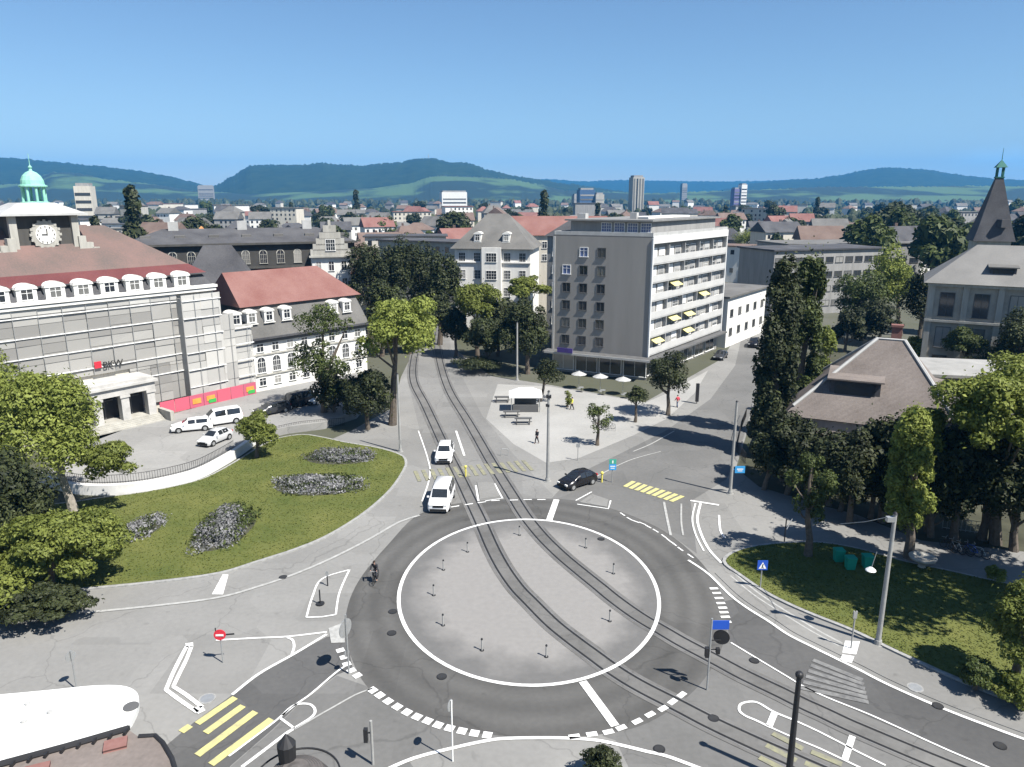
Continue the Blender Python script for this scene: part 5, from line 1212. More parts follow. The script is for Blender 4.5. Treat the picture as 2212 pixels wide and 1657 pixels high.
tree('tree', 'dark tree behind the hipped house at the right edge', 2195, 850, 660, 2130, 2270, 840, m=L_dark, n=9880, leaf=0.30, seed=86)
tree('tree', 'dark tree between the low annex and the villa', 2090, 845, 770, 2030, 2150, 845, m=L_dark, n=7800, leaf=0.27, seed=87)
tree('shrub', 'dark round shrub at the bottom edge on the pale apron', 1302, 1690, 1612, 1255, 1350, 1690, m=L_dark, n=6760, leaf=0.10, seed=88, cat='bush')
# flower beds on the left lawn
def flowerbed(label, px, py, wx, wy, h, seed, n=1500):
    X, Y = g(px, py); k = ppm(Y); rx = wx/k; ry = abs(g(px, py-wy)[1]-g(px, py+wy)[1])/2
    t = world_thing('flower_bed', label, 'flower bed', (X, Y, 0.14), 'flower beds on the left lawn')
    me, _ = crown_mesh('leaves', (rx, ry, h), n, 0.20, seed, 'round', L_mid, 40, 0.26); o = add_part('leaves', me, t, (X, Y, 0.2))
    me, _ = crown_mesh('flowers', (rx*1.02, ry*1.02, h*1.15), int(n*1.9), 0.16, seed+1, 'round', L_flower, 40, 0.26); add_part('flowers', me, t, (X, Y, 0.24))
    b = MB(); b.flat(ell(X, Y, rx*0.8, ry*0.8, 32), 0.158); b.build('soil', [M_soil], t)
flowerbed('wide bed of pale lavender flowers in the middle of the left lawn', 690, 1052, 120, 26, 0.7, 101, 2600)
flowerbed('narrow bed of pale flowers at the top of the left lawn', 735, 990, 95, 20, 0.6, 103, 1800)
flowerbed('round bed of tall pale flowers at the lower middle of the left lawn', 487, 1145, 72, 58, 1.4, 105, 2800)
flowerbed('small thin bed of flowers near the large tree on the left lawn', 305, 1145, 48, 34, 0.5, 107, 700)

# ------------------------------------------------------------------ vehicles
CARS = {'hatch': (4.1, 1.76, [(0, .52, .54, .70), (.035, .70, .72, .80), (.22, .90, .93, .84), (.26, .93, .97, .80), (.44, .96, 1.42, .68), (.60, .97, 1.47, .68), (.82, .99, 1.40, .66), (.95, 1.02, 1.06, .76), (1, .62, .66, .78)], 3, 4, 6, 7),
        'suv': (4.5, 1.85, [(0, .62, .64, .70), (.03, .88, .90, .80), (.22, 1.04, 1.08, .84), (.26, 1.06, 1.11, .80), (.40, 1.08, 1.62, .70), (.60, 1.10, 1.68, .70), (.86, 1.12, 1.60, .68), (.96, 1.15, 1.20, .76), (1, .70, .74, .78)], 3, 4, 6, 7),
        'estate': (4.6, 1.80, [(0, .55, .57, .70), (.03, .74, .76, .80), (.22, .92, .95, .84), (.26, .95, .99, .80), (.41, .97, 1.42, .70), (.60, .98, 1.48, .70), (.90, 1.0, 1.44, .68), (.98, 1.02, 1.06, .76), (1, .66, .70, .78)], 3, 4, 6, 7),
        'van': (4.9, 1.95, [(0, .68, .70, .74), (.025, .95, .97, .82), (.14, 1.12, 1.16, .86), (.17, 1.14, 1.20, .84), (.32, 1.16, 1.86, .78), (.60, 1.18, 1.94, .78), (.95, 1.20, 1.92, .78), (.985, 1.20, 1.26, .82), (1, .72, .76, .84)], 3, 4, 6, 7)}
def car(label, kind, paint, fx, fy, hx, hy, z=0.0, cat='car', group='cars on and around the square', scale=1.0, rails=False):
    """fx, fy: pixel of the car's centre on the ground; hx, hy: pixel its nose points at"""
    L, W, st, a, bq, c, d = CARS[kind]; X, Y = g(fx, fy, z); X2, Y2 = g(hx, hy, z); rz = math.atan2(Y2-Y, X2-X)
    t = thing('parked_car' if 'parked' in label else ('van' if kind == 'van' else 'car'), label, cat, (X, Y, z+0.02), rz, group)
    w = W/2; z0 = 0.24; rows = []
    for s, zb, ztp, wt in st:
        x = L*(0.5-s); e = 0.90 if s in (0, 1) else 1.0
        rows.append([(x, -w*.90*e, z0), (x, -w*e, .46), (x, -w*.97*e, zb), (x, -w*wt*e, ztp), (x, w*wt*e, ztp), (x, w*.97*e, zb), (x, w*e, .46), (x, w*.90*e, z0)])
    b = MB(); vs = [p for r in rows for p in r]; n = len(rows); fs = []
    for i in range(n-1):
        for k in range(7): fs.append((i*8+k, i*8+k+1, (i+1)*8+k+1, (i+1)*8+k))
    fs += [tuple(range(8)), tuple(range((n-1)*8+7, (n-1)*8-1, -1))]
    b.add(vs, [f[::-1] for f in fs]); me = b.mesh('body', [paint])
    bm = bmesh.new(); bm.from_mesh(me); bmesh.ops.recalc_face_normals(bm, faces=bm.faces)
    bmesh.ops.bevel(bm, geom=[e for e in bm.edges if e.calc_face_angle(0) > 0.5], offset=0.05, segments=2, affect='EDGES'); bm.to_mesh(me); bm.free()
    me.polygons.foreach_set("use_smooth", [True]*len(me.polygons)); body = add_part('body', me, t)
    def panel(nm, q, off, par=t):
        q = [Vector(p) for p in q]; cen = sum(q, Vector())/4; nr = (q[1]-q[0]).cross(q[3]-q[0]).normalized()
        if nr.dot(cen-Vector((0, 0, .9))) < 0: nr = -nr
        q = [p.lerp(cen, 0.10)+nr*off for p in q]; pb = MB(); bk = [p-nr*0.05 for p in q]
        pb.add([tuple(p) for p in q+bk], [(0, 1, 2, 3), (7, 6, 5, 4), (0, 4, 5, 1), (1, 5, 6, 2), (2, 6, 7, 3), (3, 7, 4, 0)])
        mm = pb.mesh(nm, [M_carglass]); bm = bmesh.new(); bm.from_mesh(mm); bmesh.ops.recalc_face_normals(bm, faces=bm.faces); bm.to_mesh(mm); bm.free()
        return add_part(nm, mm, par)
    panel('windscreen', [rows[a][3], rows[a][4], rows[bq][4], rows[bq][3]], 0.022)
    panel('rear_window', [rows[c][3], rows[c][4], rows[d][4], rows[d][3]], 0.022)
    for lo, hi in ((2, 3), (5, 4)):
        for i, j in ((bq, bq+1), (bq+1, c)): panel('side_window', [rows[i][lo], rows[i][hi], rows[j][hi], rows[j][lo]], 0.022)
    R = 0.33 if kind != 'van' else 0.35
    for x in (L*0.5-L*.185, -L*0.5+L*.185):
        for s in (-1, 1):
            b = MB(); b.cyl((0, -0.11*s, 0), (0, 0.11*s, 0), R, n=18); wh = add_part('wheel', b.mesh('wheel', [M_black]), t, (x, s*(w-0.09), R-0.02))
            b = MB(); b.cyl((0, 0.10*s, 0), (0, 0.125*s, 0), R*.62, n=14); rm = bpy.data.objects.new('rim', b.mesh('rim', [M_steel])); COL.objects.link(rm); rm.parent = wh
            b = MB(); b.cyl((x, s*(w-0.02), R-.0), (x, s*(w+0.006), R-.0), R*1.17, n=18); add_part('wheel_arch', b.mesh('wheel_arch', [M_black]), t)
    zh = st[1][1]-0.10
    for s in (-1, 1):
        b = MB(); b.box((L*.487, s*w*.66, zh), (0.16, .34, .15)); add_part('headlight', b.mesh('headlight', [M_lamp]), t)
        b = MB(); b.box((-L*.487, s*w*.74, st[-2][1]-.14), (0.12, .24, .2)); add_part('tail_light', b.mesh('tail_light', [M_tail]), t)
        b = MB(); b.box((L*(.5-st[bq-1][0])-.28, s*(w+.1), st[bq][1]+.06), (.12, .2, .13)); add_part('mirror', b.mesh('mirror', [paint]), t)
    b = MB(); b.box((L*.5, 0, zh-.12), (0.06, w*1.0, .2)); b.box((L*.5, 0, .38), (.06, w*1.55, .24)); b.box((-L*.493, 0, .36), (.05, w*1.4, .16)); add_part('grille', b.mesh('grille', [M_black]), t)
    return t
car('white tall van driving towards the roundabout, nearest white vehicle on the tram street', 'van', M_carw, 955, 1088, 936, 1140, cat='van')
car('white car driving behind the white van on the tram street', 'suv', M_carw, 961, 990, 952, 1030)
car('black hatchback leaving the side street towards the roundabout', 'hatch', M_carb, 1247, 1048, 1195, 1064)
car('white parked estate car seen side-on in front of the red hoarding', 'estate', M_carw, 416, 929, 385, 932, 0.9)
car('white parked van beside the estate car under the hoarding', 'van', M_carw, 479, 915, 446, 920, 0.9, cat='van')
car('pale silver parked car nearest the forecourt railing', 'hatch', M_cars, 466, 955, 440, 966, 0.9)
car('dark parked car half in shade below the office wing', 'estate', M_card, 588, 893, 555, 900, 0.9)
car('black parked van in the shade before the office wing', 'van', M_carb, 640, 878, 608, 886, 0.9, cat='van')
car('white parked car peeping out right of the black van', 'hatch', M_carw, 684, 868, 660, 880, 0.9)
car('dark parked car at the far end of the side street', 'hatch', M_card, 1556, 775, 1540, 786)
car('dark parked car at the wall of the low white building', 'suv', M_carb, 1628, 748, 1618, 760)

# ------------------------------------------------------------------ people and bicycles
def skin_part(name, verts, edges, radii, mats, parent, root=0, sub=1):
    me = bpy.data.meshes.new(name); me.from_pydata(verts, edges, []); me.materials.append(mats)
    o = bpy.data.objects.new(name, me); COL.objects.link(o); o.parent = parent
    md = o.modifiers.new('skin', 'SKIN'); md.use_smooth_shade = True
    lay = me.skin_vertices[0].data
    for i, r in enumerate(radii): lay[i].radius = (r, r) if not isinstance(r, tuple) else r; lay[i].use_root = (i == root)
    if sub: o.modifiers.new('subdivision', 'SUBSURF').levels = sub; o.modifiers['subdivision'].render_levels = sub
    return o
def person(label, px, py, rz, top, legs, pose='stand', z=0.0, loc=None):
    X, Y = g(px, py, z) if loc is None else loc
    t = thing('person', label, 'person', (X, Y, z), rz)
    if pose == 'ride':   # seated on a saddle 0.95 m up, hands forward on the bar
        hip, chest, neck, head = (-0.12, 0, 1.0), (0.12, 0, 1.38), (0.2, 0, 1.52), (0.25, 0, 1.66)
        kn = [(0.30, -.11, .80), (0.26, .11, .62)]; an = [(0.12, -.12, .36), (0.10, .12, .20)]; toe = [(0.26, -.12, .32), (0.24, .12, .16)]
        el = [(0.34, -.26, 1.18), (0.34, .26, 1.18)]; ha = [(0.52, -.22, 1.08), (0.52, .22, 1.08)]; sh = [(0.14, -.19, 1.43), (0.14, .19, 1.43)]
    else:
        hip, chest, neck, head = (0, 0, .92), (0.0, 0, 1.30), (0, 0, 1.48), (0.03, 0, 1.63)
        s = 0.22 if pose == 'walk' else 0.03
        kn = [(s*.6+.04, -.09, .50), (-s*.3+.03, .09, .50)]; an = [(s, -.09, .08), (-s, .09, .10)]; toe = [(s+.17, -.10, .04), (-s+.16, .10, .04)]
        el = [(-s*.5, -.26, 1.14), (s*.5, .26, 1.14)]; ha = [(-s*.2+.08, -.26, .88), (s+.1, .26, .90)]; sh = [(0, -.19, 1.42), (0, .19, 1.42)]
    V = [hip, chest, neck, head, (head[0], 0, head[2]+.09), sh[0], el[0], ha[0], sh[1], el[1], ha[1], kn[0], an[0], toe[0], kn[1], an[1], toe[1]]
    E = [(0, 1), (1, 2), (2, 3), (3, 4), (1, 5), (5, 6), (6, 7), (1, 8), (8, 9), (9, 10), (0, 11), (11, 12), (12, 13), (0, 14), (14, 15), (15, 16)]
    R = [.10, .11, .05, .095, .07, .055, .042, .035, .055, .042, .035, .06, .04, .035, .06, .04, .035]
    skin_part('body', V, E, R, M_skin, t)
    skin_part('jacket', [(hip[0], 0, hip[2]+.02), chest, (neck[0], 0, neck[2]-.04), sh[0], el[0], tuple(Vector(el[0]).lerp(Vector(ha[0]), .8)), sh[1], el[1], tuple(Vector(el[1]).lerp(Vector(ha[1]), .8))],
              [(0, 1), (1, 2), (1, 3), (3, 4), (4, 5), (1, 6), (6, 7), (7, 8)], [.15, .16, .085, .08, .065, .05, .08, .065, .05], top, t)
    skin_part('trousers', [(hip[0], 0, hip[2]+.06), kn[0], an[0], kn[1], an[1]], [(0, 1), (1, 2), (0, 3), (3, 4)], [.135, .085, .06, .085, .06], legs, t)
    b = MB(); b.ball((head[0]-.015, 0, head[2]+.055), (.105, .098, .095), 12); o = add_part('hair', b.mesh('hair', [M_hair], True), t)
    b = MB()
    for s in (-1, 1): b.ball((an[0 if s < 0 else 1][0]+.07, s*.10, max(.045, an[0 if s < 0 else 1][2]-.045)), (.14, .05, .05), 8)
    add_part('shoes', b.mesh('shoes', [M_black], True), t)
    return t
def bicycle(label, px, py, rz, z=0.0, loc=None, frame_m=None, group=None):
    X, Y = g(px, py, z) if loc is None else loc
    t = thing('bicycle', label, 'bicycle', (X, Y, z), rz, group); fm = frame_m or M_dark
    b = MB(); cr, rr, fr_ = (0.0, 0, .30), (-.50, 0, .34), (.55, 0, .34); sd_, hd_ = (-.18, 0, .84), (.36, 0, .88)
    for p, q in ((cr, sd_), (cr, (.38, 0, .72)), (sd_, (.36, 0, .80)), (cr, rr), (sd_, rr), (hd_, fr_)): b.cyl(p, q, 0.022, n=6)
    b.build('frame', [fm], t)
    for x in (-.50, .55):
        b = MB(); ring = [(x+.33*math.cos(a*math.pi/12), 0, .34+.33*math.sin(a*math.pi/12)) for a in range(25)]; b.tube(ring, 0.026, 6)
        for a in range(8): b.cyl((x, 0, .34), (x+.32*math.cos(a*math.pi/4), 0, .34+.32*math.sin(a*math.pi/4)), 0.006, n=4)
        b.build('wheel', [M_black], t)
    b = MB(); b.tube([(.50, -.28, 1.02), (.38, -.1, 1.0), (.36, 0, .98), (.38, .1, 1.0), (.50, .28, 1.02)], .018, 6); b.cyl((.36, 0, .85), (.36, 0, .99), .02, n=6); b.build('handlebar', [M_steel], t)
    b = MB(); b.ball((-.2, 0, .93), (.14, .07, .045), 8); b.cyl((-.19, 0, .82), (-.2, 0, .92), .018, n=6); b.build('saddle', [M_black], t)
    return t
cxp, cyp = g(812, 1256); cn = g(772, 1330); crz = math.atan2(cn[1]-cyp, cn[0]-cxp)
bicycle('black bicycle ridden around the left side of the roundabout', 0, 0, crz, 0.022, (cxp, cyp))
person('person in dark clothes riding a bicycle on the left side of the roundabout', 0, 0, crz, M_cloth_d, M_cloth_d, 'ride', 0.022, (cxp, cyp))
person('person in a red top standing at the small dark tree by the block', 1463, 880, 2.0, M_cloth_r, M_cloth_j, 'walk')
person('person in a yellow vest walking on the gravel before the shop terrace', 1236, 885, 3.5, M_cloth_y, M_cloth_d, 'walk')
person('person in dark clothes walking near the young tree on the gravel', 1160, 958, 4.0, M_cloth_d, M_cloth_d, 'walk')
bk = [(2048, 1188), (2064, 1192), (2080, 1196), (2097, 1198), (2113, 1203)]
for i, (x, y) in enumerate(bk):
    bicycle('bicycle parked in the row below the huge bright tree at the right edge', x, y, 1.9+0.1*i, 0.03, None, [M_dark, M_steel, M_dark, M_blue, M_steel][i], 'bicycles parked in a row at the right')
for i, (x, y) in enumerate([(1302, 923), (1316, 928)]):
    bicycle('bicycle standing at the iron stand on the gravel square', x, y, 0.4, 0.02, None, M_dark, 'bicycles on the gravel square')

# ------------------------------------------------------------------ poles, lamps, signs, bollards
def pole_thing(name, label, cat, bx, by, tx, ty, r0=0.13, r1=0.085, m=None, cap=True, group=None):
    X, Y = g(bx, by); h = zat(tx, ty, Y)
    t = world_thing(name, label, cat, (X, Y, 0), group); m = m or M_pole
    b = MB(); b.cyl((X, Y, 0), (X, Y, h), r0, r1, 12); b.build('pole', [m], t)
    b = MB(); b.cyl((X, Y, 0), (X, Y, 0.35), r0*1.5, r0*1.3, 12); b.cyl((X, Y, 0.0), (X, Y, 0.05), r0*2.2, n=12)
    b.build('base', [m], t)
    if cap: b = MB(); b.cyl((X, Y, h), (X, Y, h+.12), r1*1.3, r1*.6, 10); b.build('cap', [M_dark], t)
    return t, X, Y, h
t, X, Y, h = pole_thing('catenary_pole', 'tall pale grey pole in the middle of the square before the gravel', 'pole', 1183, 1040, 1182, 846, 0.18, 0.12)
b = MB(); b.box((X, Y, h-.5), (.5, .36, .3)); b.box((X-.1, Y, h-1.4), (.36, .3, .24)); b.build('bracket', [M_dark], t)
t, X, Y, h = pole_thing('catenary_pole', 'slim grey pole at the lawn tip beside the tram street', 'pole', 865, 976, 860, 808, 0.15, 0.10)
b = MB(); b.box((X, Y, 1.2), (.3, .25, .5)); b.build('switch_box', [M_pole], t)
pole_thing('catenary_pole', 'pale pole in front of the big dark tree left of the apartment block', 'pole', 1117, 822, 1118, 697, 0.17, 0.12)
pole_thing('catenary_pole', 'pale pole far up the tram street among dark trees', 'pole', 936, 712, 935, 645, 0.2, 0.15)
t, X, Y, h = pole_thing('catenary_pole', 'tall grey pole with small blue sign by the dark trees at the side street', 'pole', 1577, 1067, 1592, 868, 0.16, 0.11)
b = MB(); b.box((X+.75, Y-.1, 2.55), (0.95, .05, .7)); b.box((X+.3, Y-.05, 2.55), (.5, .05, .06)); b.build('sign', [M_lblue], t)
b = MB(); b.box((X+.75, Y-.13, 2.6), (0.6, .012, .1)); b.box((X+.75, Y-.13, 2.42), (.45, .012, .07)); b.build('sign_marking', [M_white], t)
t, X, Y, h = pole_thing('catenary_pole', 'stout grey pole on the right lawn edge with a span wire to the trees', 'pole', 1896, 1392, 1941, 1110, 0.17, 0.12)
b = MB(); e = (xat(1815, 1132, Y+4), Y+4, zat(1815, 1132, Y+4)); b.tube([(X, Y, h-.1), tuple((Vector((X, Y, h-.1))+Vector(e))/2+Vector((0, 0, -.12))), e], 0.025, 5); b.box((X-.25, Y, h-.35), (.5, .3, .3)); b.build('span_wire', [M_steel], t)
b = MB(); q = (xat(1882, 1222, Y+1), Y+1, zat(1882, 1232, Y+1)); b.cyl((q[0]+.25, q[1], q[2]+1.3), q, 0.02, n=5); b.build('lamp_rod', [M_steel], t)
b = MB(); b.lathe([(0.02, .22), (0.12, .2), (0.30, .05), (0.33, 0), (0.05, -.03)], q, 16); b.build('lamp_shade', [M_white], t)
t, X, Y, h = pole_thing('catenary_pole', 'thick black pole rising from the bottom edge at the lower right', 'pole', 1702, 1690, 1727, 1462, 0.17, 0.12, M_dark)
b = MB(); b.ball((X, Y, h+.1), .2, 10); b.build('finial', [M_dark], t)
# --- signs
def sign_pole(label, bx, by, h, r=0.04, m=None, name='sign_post', cat='sign'):
    X, Y = g(bx, by); t = world_thing(name, label, cat, (X, Y, 0)); b = MB(); b.cyl((X, Y, 0), (X, Y, h), r, n=10); b.build('post', [m or M_steel], t); return t, X, Y
def disc(t, X, Y, z, r, az, mats, name='sign_face', off=0.06):
    d = Vector((math.cos(az), math.sin(az), 0)); c = Vector((X, Y, z))+d*off
    b = MB(); b.cyl(c, c+d*0.03, r, n=24, mi=0); b.cyl(c+d*0.031, c+d*0.036, r*0.93, n=24, mi=1); return b.build(name, mats, t)
t, X, Y = sign_pole('round no-entry sign, red with white bar, on the pale paving at the left', 482, 1432, 2.2)
disc(t, X, Y, 2.0, 0.36, -1.45, [M_red, M_red]); b = MB(); b.box((X+.01, Y-.115, 2.0), (.48, .02, .12)); b.build('bar', [M_white], t)
b = MB(); b.box((X-.28, Y+.05, 2.15), (.05, .05, .5)); b.box((X+.55, Y+.02, 1.98), (.6, .04, .09), 0.15); b.build('arms', [M_dark], t)
t, X, Y = sign_pole('sign post with large disc edge-on at the left kerb of the roundabout', 754, 1456, 4.0, 0.05)
disc(t, X, Y, 3.1, 0.58, math.radians(155), [M_steel, M_blue]); disc(t, X, Y, 1.4, .22, math.radians(155), [M_steel, M_white], 'small_disc')
t, X, Y = sign_pole('sign post with blue panel and dark round back right of the island', 1527, 1491, 4.7, 0.055)
b = MB(); b.box((X+.52, Y+.05, 4.25), (1.0, .05, .55)); b.build('blue_panel', [M_blue], t)
disc(t, X+.62, Y, 3.45, 0.46, math.radians(75), [M_dark, M_dark]); b = MB(); b.box((X-.17, Y-.05, 2.55), (.22, .25, .6)); b.box((X+.45, Y-.05, 2.65), (.2, .25, .32)); b.box((X+.3, Y, 3.3), (.6, .05, .05)); b.box((X+.2, Y, 2.7), (.5, .05, .05)); b.build('signal_box', [M_dark], t)
t, X, Y = sign_pole('thin white sign post at the pale apron edge at the bottom', 978, 1645, 3.6, 0.04, M_white)
disc(t, X, Y, 3.3, 0.30, math.radians(160), [M_steel, M_blue])
t, X, Y = sign_pole('short post with dark signal heads at the bottom edge', 806, 1652, 2.6, 0.07, M_pole)
b = MB(); b.box((X-.28, Y-.05, 1.8), (.2, .22, .75)); b.box((X-.12, Y, 1.9), (.3, .05, .06)); b.build('signal_head', [M_dark], t)
t, X, Y = sign_pole('grey sign post beside the white tram stop canopy', 166, 1490, 2.6, 0.04); disc(t, X, Y, 2.2, .30, math.radians(150), [M_steel, M_steel])
t, X, Y = sign_pole('blue square pedestrian crossing sign at the edge of the right lawn', 1642, 1272, 2.2, 0.045)
b = MB(); b.box((X, Y-.07, 1.95), (.75, .04, .75)); b.build('sign_face', [M_blue], t)
b = MB(); b.add([(X-.28, Y-.097, 1.68), (X+.28, Y-.097, 1.68), (X, Y-.097, 2.2)], [(0, 1, 2)]); b.build('white_triangle', [M_white], t)
b = MB(); b.ball((X+.02, Y-.10, 2.02), .045, 8); b.cyl((X+.01, Y-.10, 1.97), (X-.01, Y-.10, 1.84), .035, n=6); b.cyl((X-.01, Y-.10, 1.85), (X-.09, Y-.10, 1.72), .022, n=5); b.cyl((X-.01, Y-.10, 1.85), (X+.08, Y-.10, 1.72), .022, n=5); b.build('walker_mark', [M_dark], t)
t, X, Y = sign_pole('teal and blue panel sign at the mouth of the side street', 1322, 1042, 2.4, 0.045)
b = MB(); b.box((X, Y-.07, 2.25), (.72, .05, .5)); b.build('teal_panel', [mat("teal_sign", (0.06, 0.36, 0.27), 0.5)], t); b = MB(); b.box((X, Y-.07, 1.66), (.72, .05, .62)); b.build('blue_panel', [M_lblue], t)
b = MB(); b.box((X, Y-.098, 2.22), (.12, .012, .3)); b.box((X, Y-.098, 1.75), (.5, .012, .09)); b.box((X, Y-.098, 1.55), (.4, .012, .07)); b.build('white_marks', [M_white], t)
t, X, Y = sign_pole('slim dark totem stele at the far pavement of the side street', 1505, 872, 2.9, 0.05, M_dark, 'totem', 'stele'); b = MB(); b.box((X, Y, 1.6), (.42, .3, 2.6)); b.build('stele', [M_dark], t)
t, X, Y = sign_pole('pale guide post in front of the stout pole on the lawn', 1838, 1402, 2.7, 0.05, M_pole); b = MB(); b.box((X, Y, 2.45), (.24, .1, .5)); b.build('panel', [M_pole], t)
t, X, Y = sign_pole('dark thin post with bracket on the pavement right of the crossing', 1694, 1172, 2.1, 0.05, M_dark); b = MB(); b.cyl((X+.1, Y, 1.2), (X+.6, Y+.3, 2.0), .035, n=6); b.build('brace', [M_steel], t)
t, X, Y = sign_pole('thin stake post with plate on the gravel square', 1248, 995, 2.0, 0.04, M_steel); b = MB(); b.box((X, Y-.05, 1.75), (.42, .04, .4)); b.build('plate', [M_steel], t)
t, X, Y = sign_pole('small yellow beacon post on the traffic island in the tram street', 1006, 1030, 1.1, 0.08, mat("yellow_plastic", (.65, .58, .12), .6)); b = MB(); b.ball((X, Y, 1.1), .16, 10); b.build('beacon', [MATS["yellow_plastic"]], t)
t, X, Y = sign_pole('small yellow beacon post behind the black hatchback', 1300, 1042, 1.0, 0.09, MATS["yellow_plastic"]); b = MB(); b.ball((X, Y, 1.0), .17, 10); b.build('beacon', [MATS["yellow_plastic"]], t)
# --- bollards on the island
names = ['bollard nearest the top left rails on the island', 'bollard between the two tracks at the top of the island', 'bollard at the upper left of the island', 'bollard at the right edge of the island by the right track',
         'bollard furthest left on the island', 'bollard at the lower left of the island', 'bollard at the bottom left of the island', 'bollard at the bottom of the island beside the left track', 'bollard with dark foot at the lower right of the island', 'bollard at the upper right of the island']
pos = [(1010, 1193), (1122, 1157), (958, 1232), (1325, 1240), (937, 1287), (957, 1352), (1041, 1406), (1180, 1420), (1317, 1343), (1265, 1184)]
b0 = None
for (x, y), lb in zip(pos, names):
    X, Y = g(x, y)
    if b0 is None:
        b0 = thing('bollard', 'slim pale '+lb, 'bollard', (X, Y, 0.03), 0, 'bollards standing on the roundabout island')
        b = MB(); b.cyl((0, 0, 0), (0, 0, .78), .055, .05, 12); b.build('post', [M_pole], b0)
        b = MB(); b.cyl((0, 0, .78), (0, 0, .86), .075, .06, 12); b.build('cap', [M_dark], b0)
        b = MB(); b.cyl((0, 0, 0), (0, 0, .03), .14, n=14); b.build('base', [M_dark], b0)
    else: dup(b0, (X, Y, 0.03), None, 'slim pale '+lb)
# --- small bollards in the left box
t, X, Y = sign_pole('small dark post with base in the white outlined box, lower one', 692, 1306, 1.15, 0.05, M_dark, 'bollard', 'bollard'); b = MB(); b.cyl((X, Y, 0.06), (X, Y, .12), .3, n=14); b.build('base', [M_dark], t)
t, X, Y = sign_pole('small dark post in the white outlined box, upper one', 708, 1266, 1.15, 0.045, M_dark, 'bollard', 'bollard'); b = MB(); b.box((X, Y, 1.0), (.2, .1, .3)); b.build('head', [M_steel], t)
# --- bins, stone, stall, terrace
for i, (x, y) in enumerate([(1810, 1215), (1835, 1232), (1872, 1228)]):
    X, Y = g(x, y); t = world_thing('waste_bin', ['teal recycling bin furthest left in the shade on the right lawn', 'middle one of the three teal bins in the shade on the right lawn', 'teal bin nearest the stout pole in the shade'][i], 'bin', (X, Y, .15), 'teal bins on the shaded lawn')
    b = MB(); frustum(b, [(X-.3, Y-.25), (X+.3, Y-.25), (X+.3, Y+.25), (X-.3, Y+.25)], .15, [(X-.36, Y-.32), (X+.36, Y-.32), (X+.36, Y+.32), (X-.36, Y+.32)], 1.05); b.build('bin_body', [M_teal], t)
    b = MB(); b.box((X, Y, 1.1), (.76, .7, .1)); b.cyl((X-.36, Y+.34, 1.08), (X+.36, Y+.34, 1.08), .04, n=6); b.build('lid', [M_teal], t)
X, Y = g(1990, 1228); t = world_thing('fountain_bowl', 'round pale stone bowl on a foot beside the path at the right', 'fountain', (X, Y, 0)); b = MB(); b.lathe([(.35, 0), (.25, .25), (.3, .45), (.95, .85), (1.0, 1.0), (.9, 1.0), (.4, .8), (.02, .78)], (X, Y, 0), 22); b.build('bowl', [M_stone], t)
X, Y = g(112, 1300); t = world_thing('rock', 'pale boulder lying among dark shrubs at the left kerb', 'rock', (X, Y, 0)); b = MB(); b.ball((X, Y, .3), (1.2, .8, .6), 12); b.build('boulder', [M_stone], t)
X, Y = g(1135, 885); t = world_thing('market_stall', 'white tented market stall with counter on the square left of the pole', 'stall', (X, Y, 0))
for a in (-1.9, 1.9):
    for c_ in (-1.2, 1.2): b = MB(); b.cyl((X+a, Y+c_, 0), (X+a, Y+c_, 2.3), .05, n=8); b.build('leg', [M_steel], t)
b = MB(); frustum(b, [(X-2.2, Y-1.5), (X+2.2, Y-1.5), (X+2.2, Y+1.5), (X-2.2, Y+1.5)], 2.3, [(X-.9, Y-.1), (X+.9, Y-.1), (X+.9, Y+.1), (X-.9, Y+.1)], 3.1)
for a, c_, sx_, sy_ in ((0, -1.5, 4.4, .04), (0, 1.5, 4.4, .04), (-2.2, 0, .04, 3), (2.2, 0, .04, 3)): b.box((X+a, Y+c_, 2.16), (sx_, sy_, .28))
b.build('tent_roof', [M_white], t); b = MB(); b.box((X, Y-1.0, .5), (3.4, .6, 1.0)); b.box((X, Y+.9, .7), (3.0, .5, 1.3)); b.build('counter', [M_framed], t)
for i, (x, y) in enumerate([(1085, 868), (1105, 900), (1130, 915)]):
    X, Y = g(x, y); t = world_thing('beer_table', ['long dark table with benches left of the market stall', 'long dark table in front of the market stall', 'long dark table nearest the tram street below the stall'][i], 'table', (X, Y, 0), 'tables around the market stall')
    b = MB(); b.box((X, Y, .76), (2.2, .6, .05)); b.build('tabletop', [M_framed], t)
    for s in (-.85, .85): b = MB(); b.box((X+s, Y, .37), (.06, .5, .74)); b.build('leg', [M_dark], t)
    for s in (-.62, .62): b = MB(); b.box((X, Y+s, .45), (2.2, .26, .05)); b.box((X-.8, Y+s, .22), (.06, .22, .42)); b.box((X+.8, Y+s, .22), (.06, .22, .42)); b.build('bench', [M_framed], t)
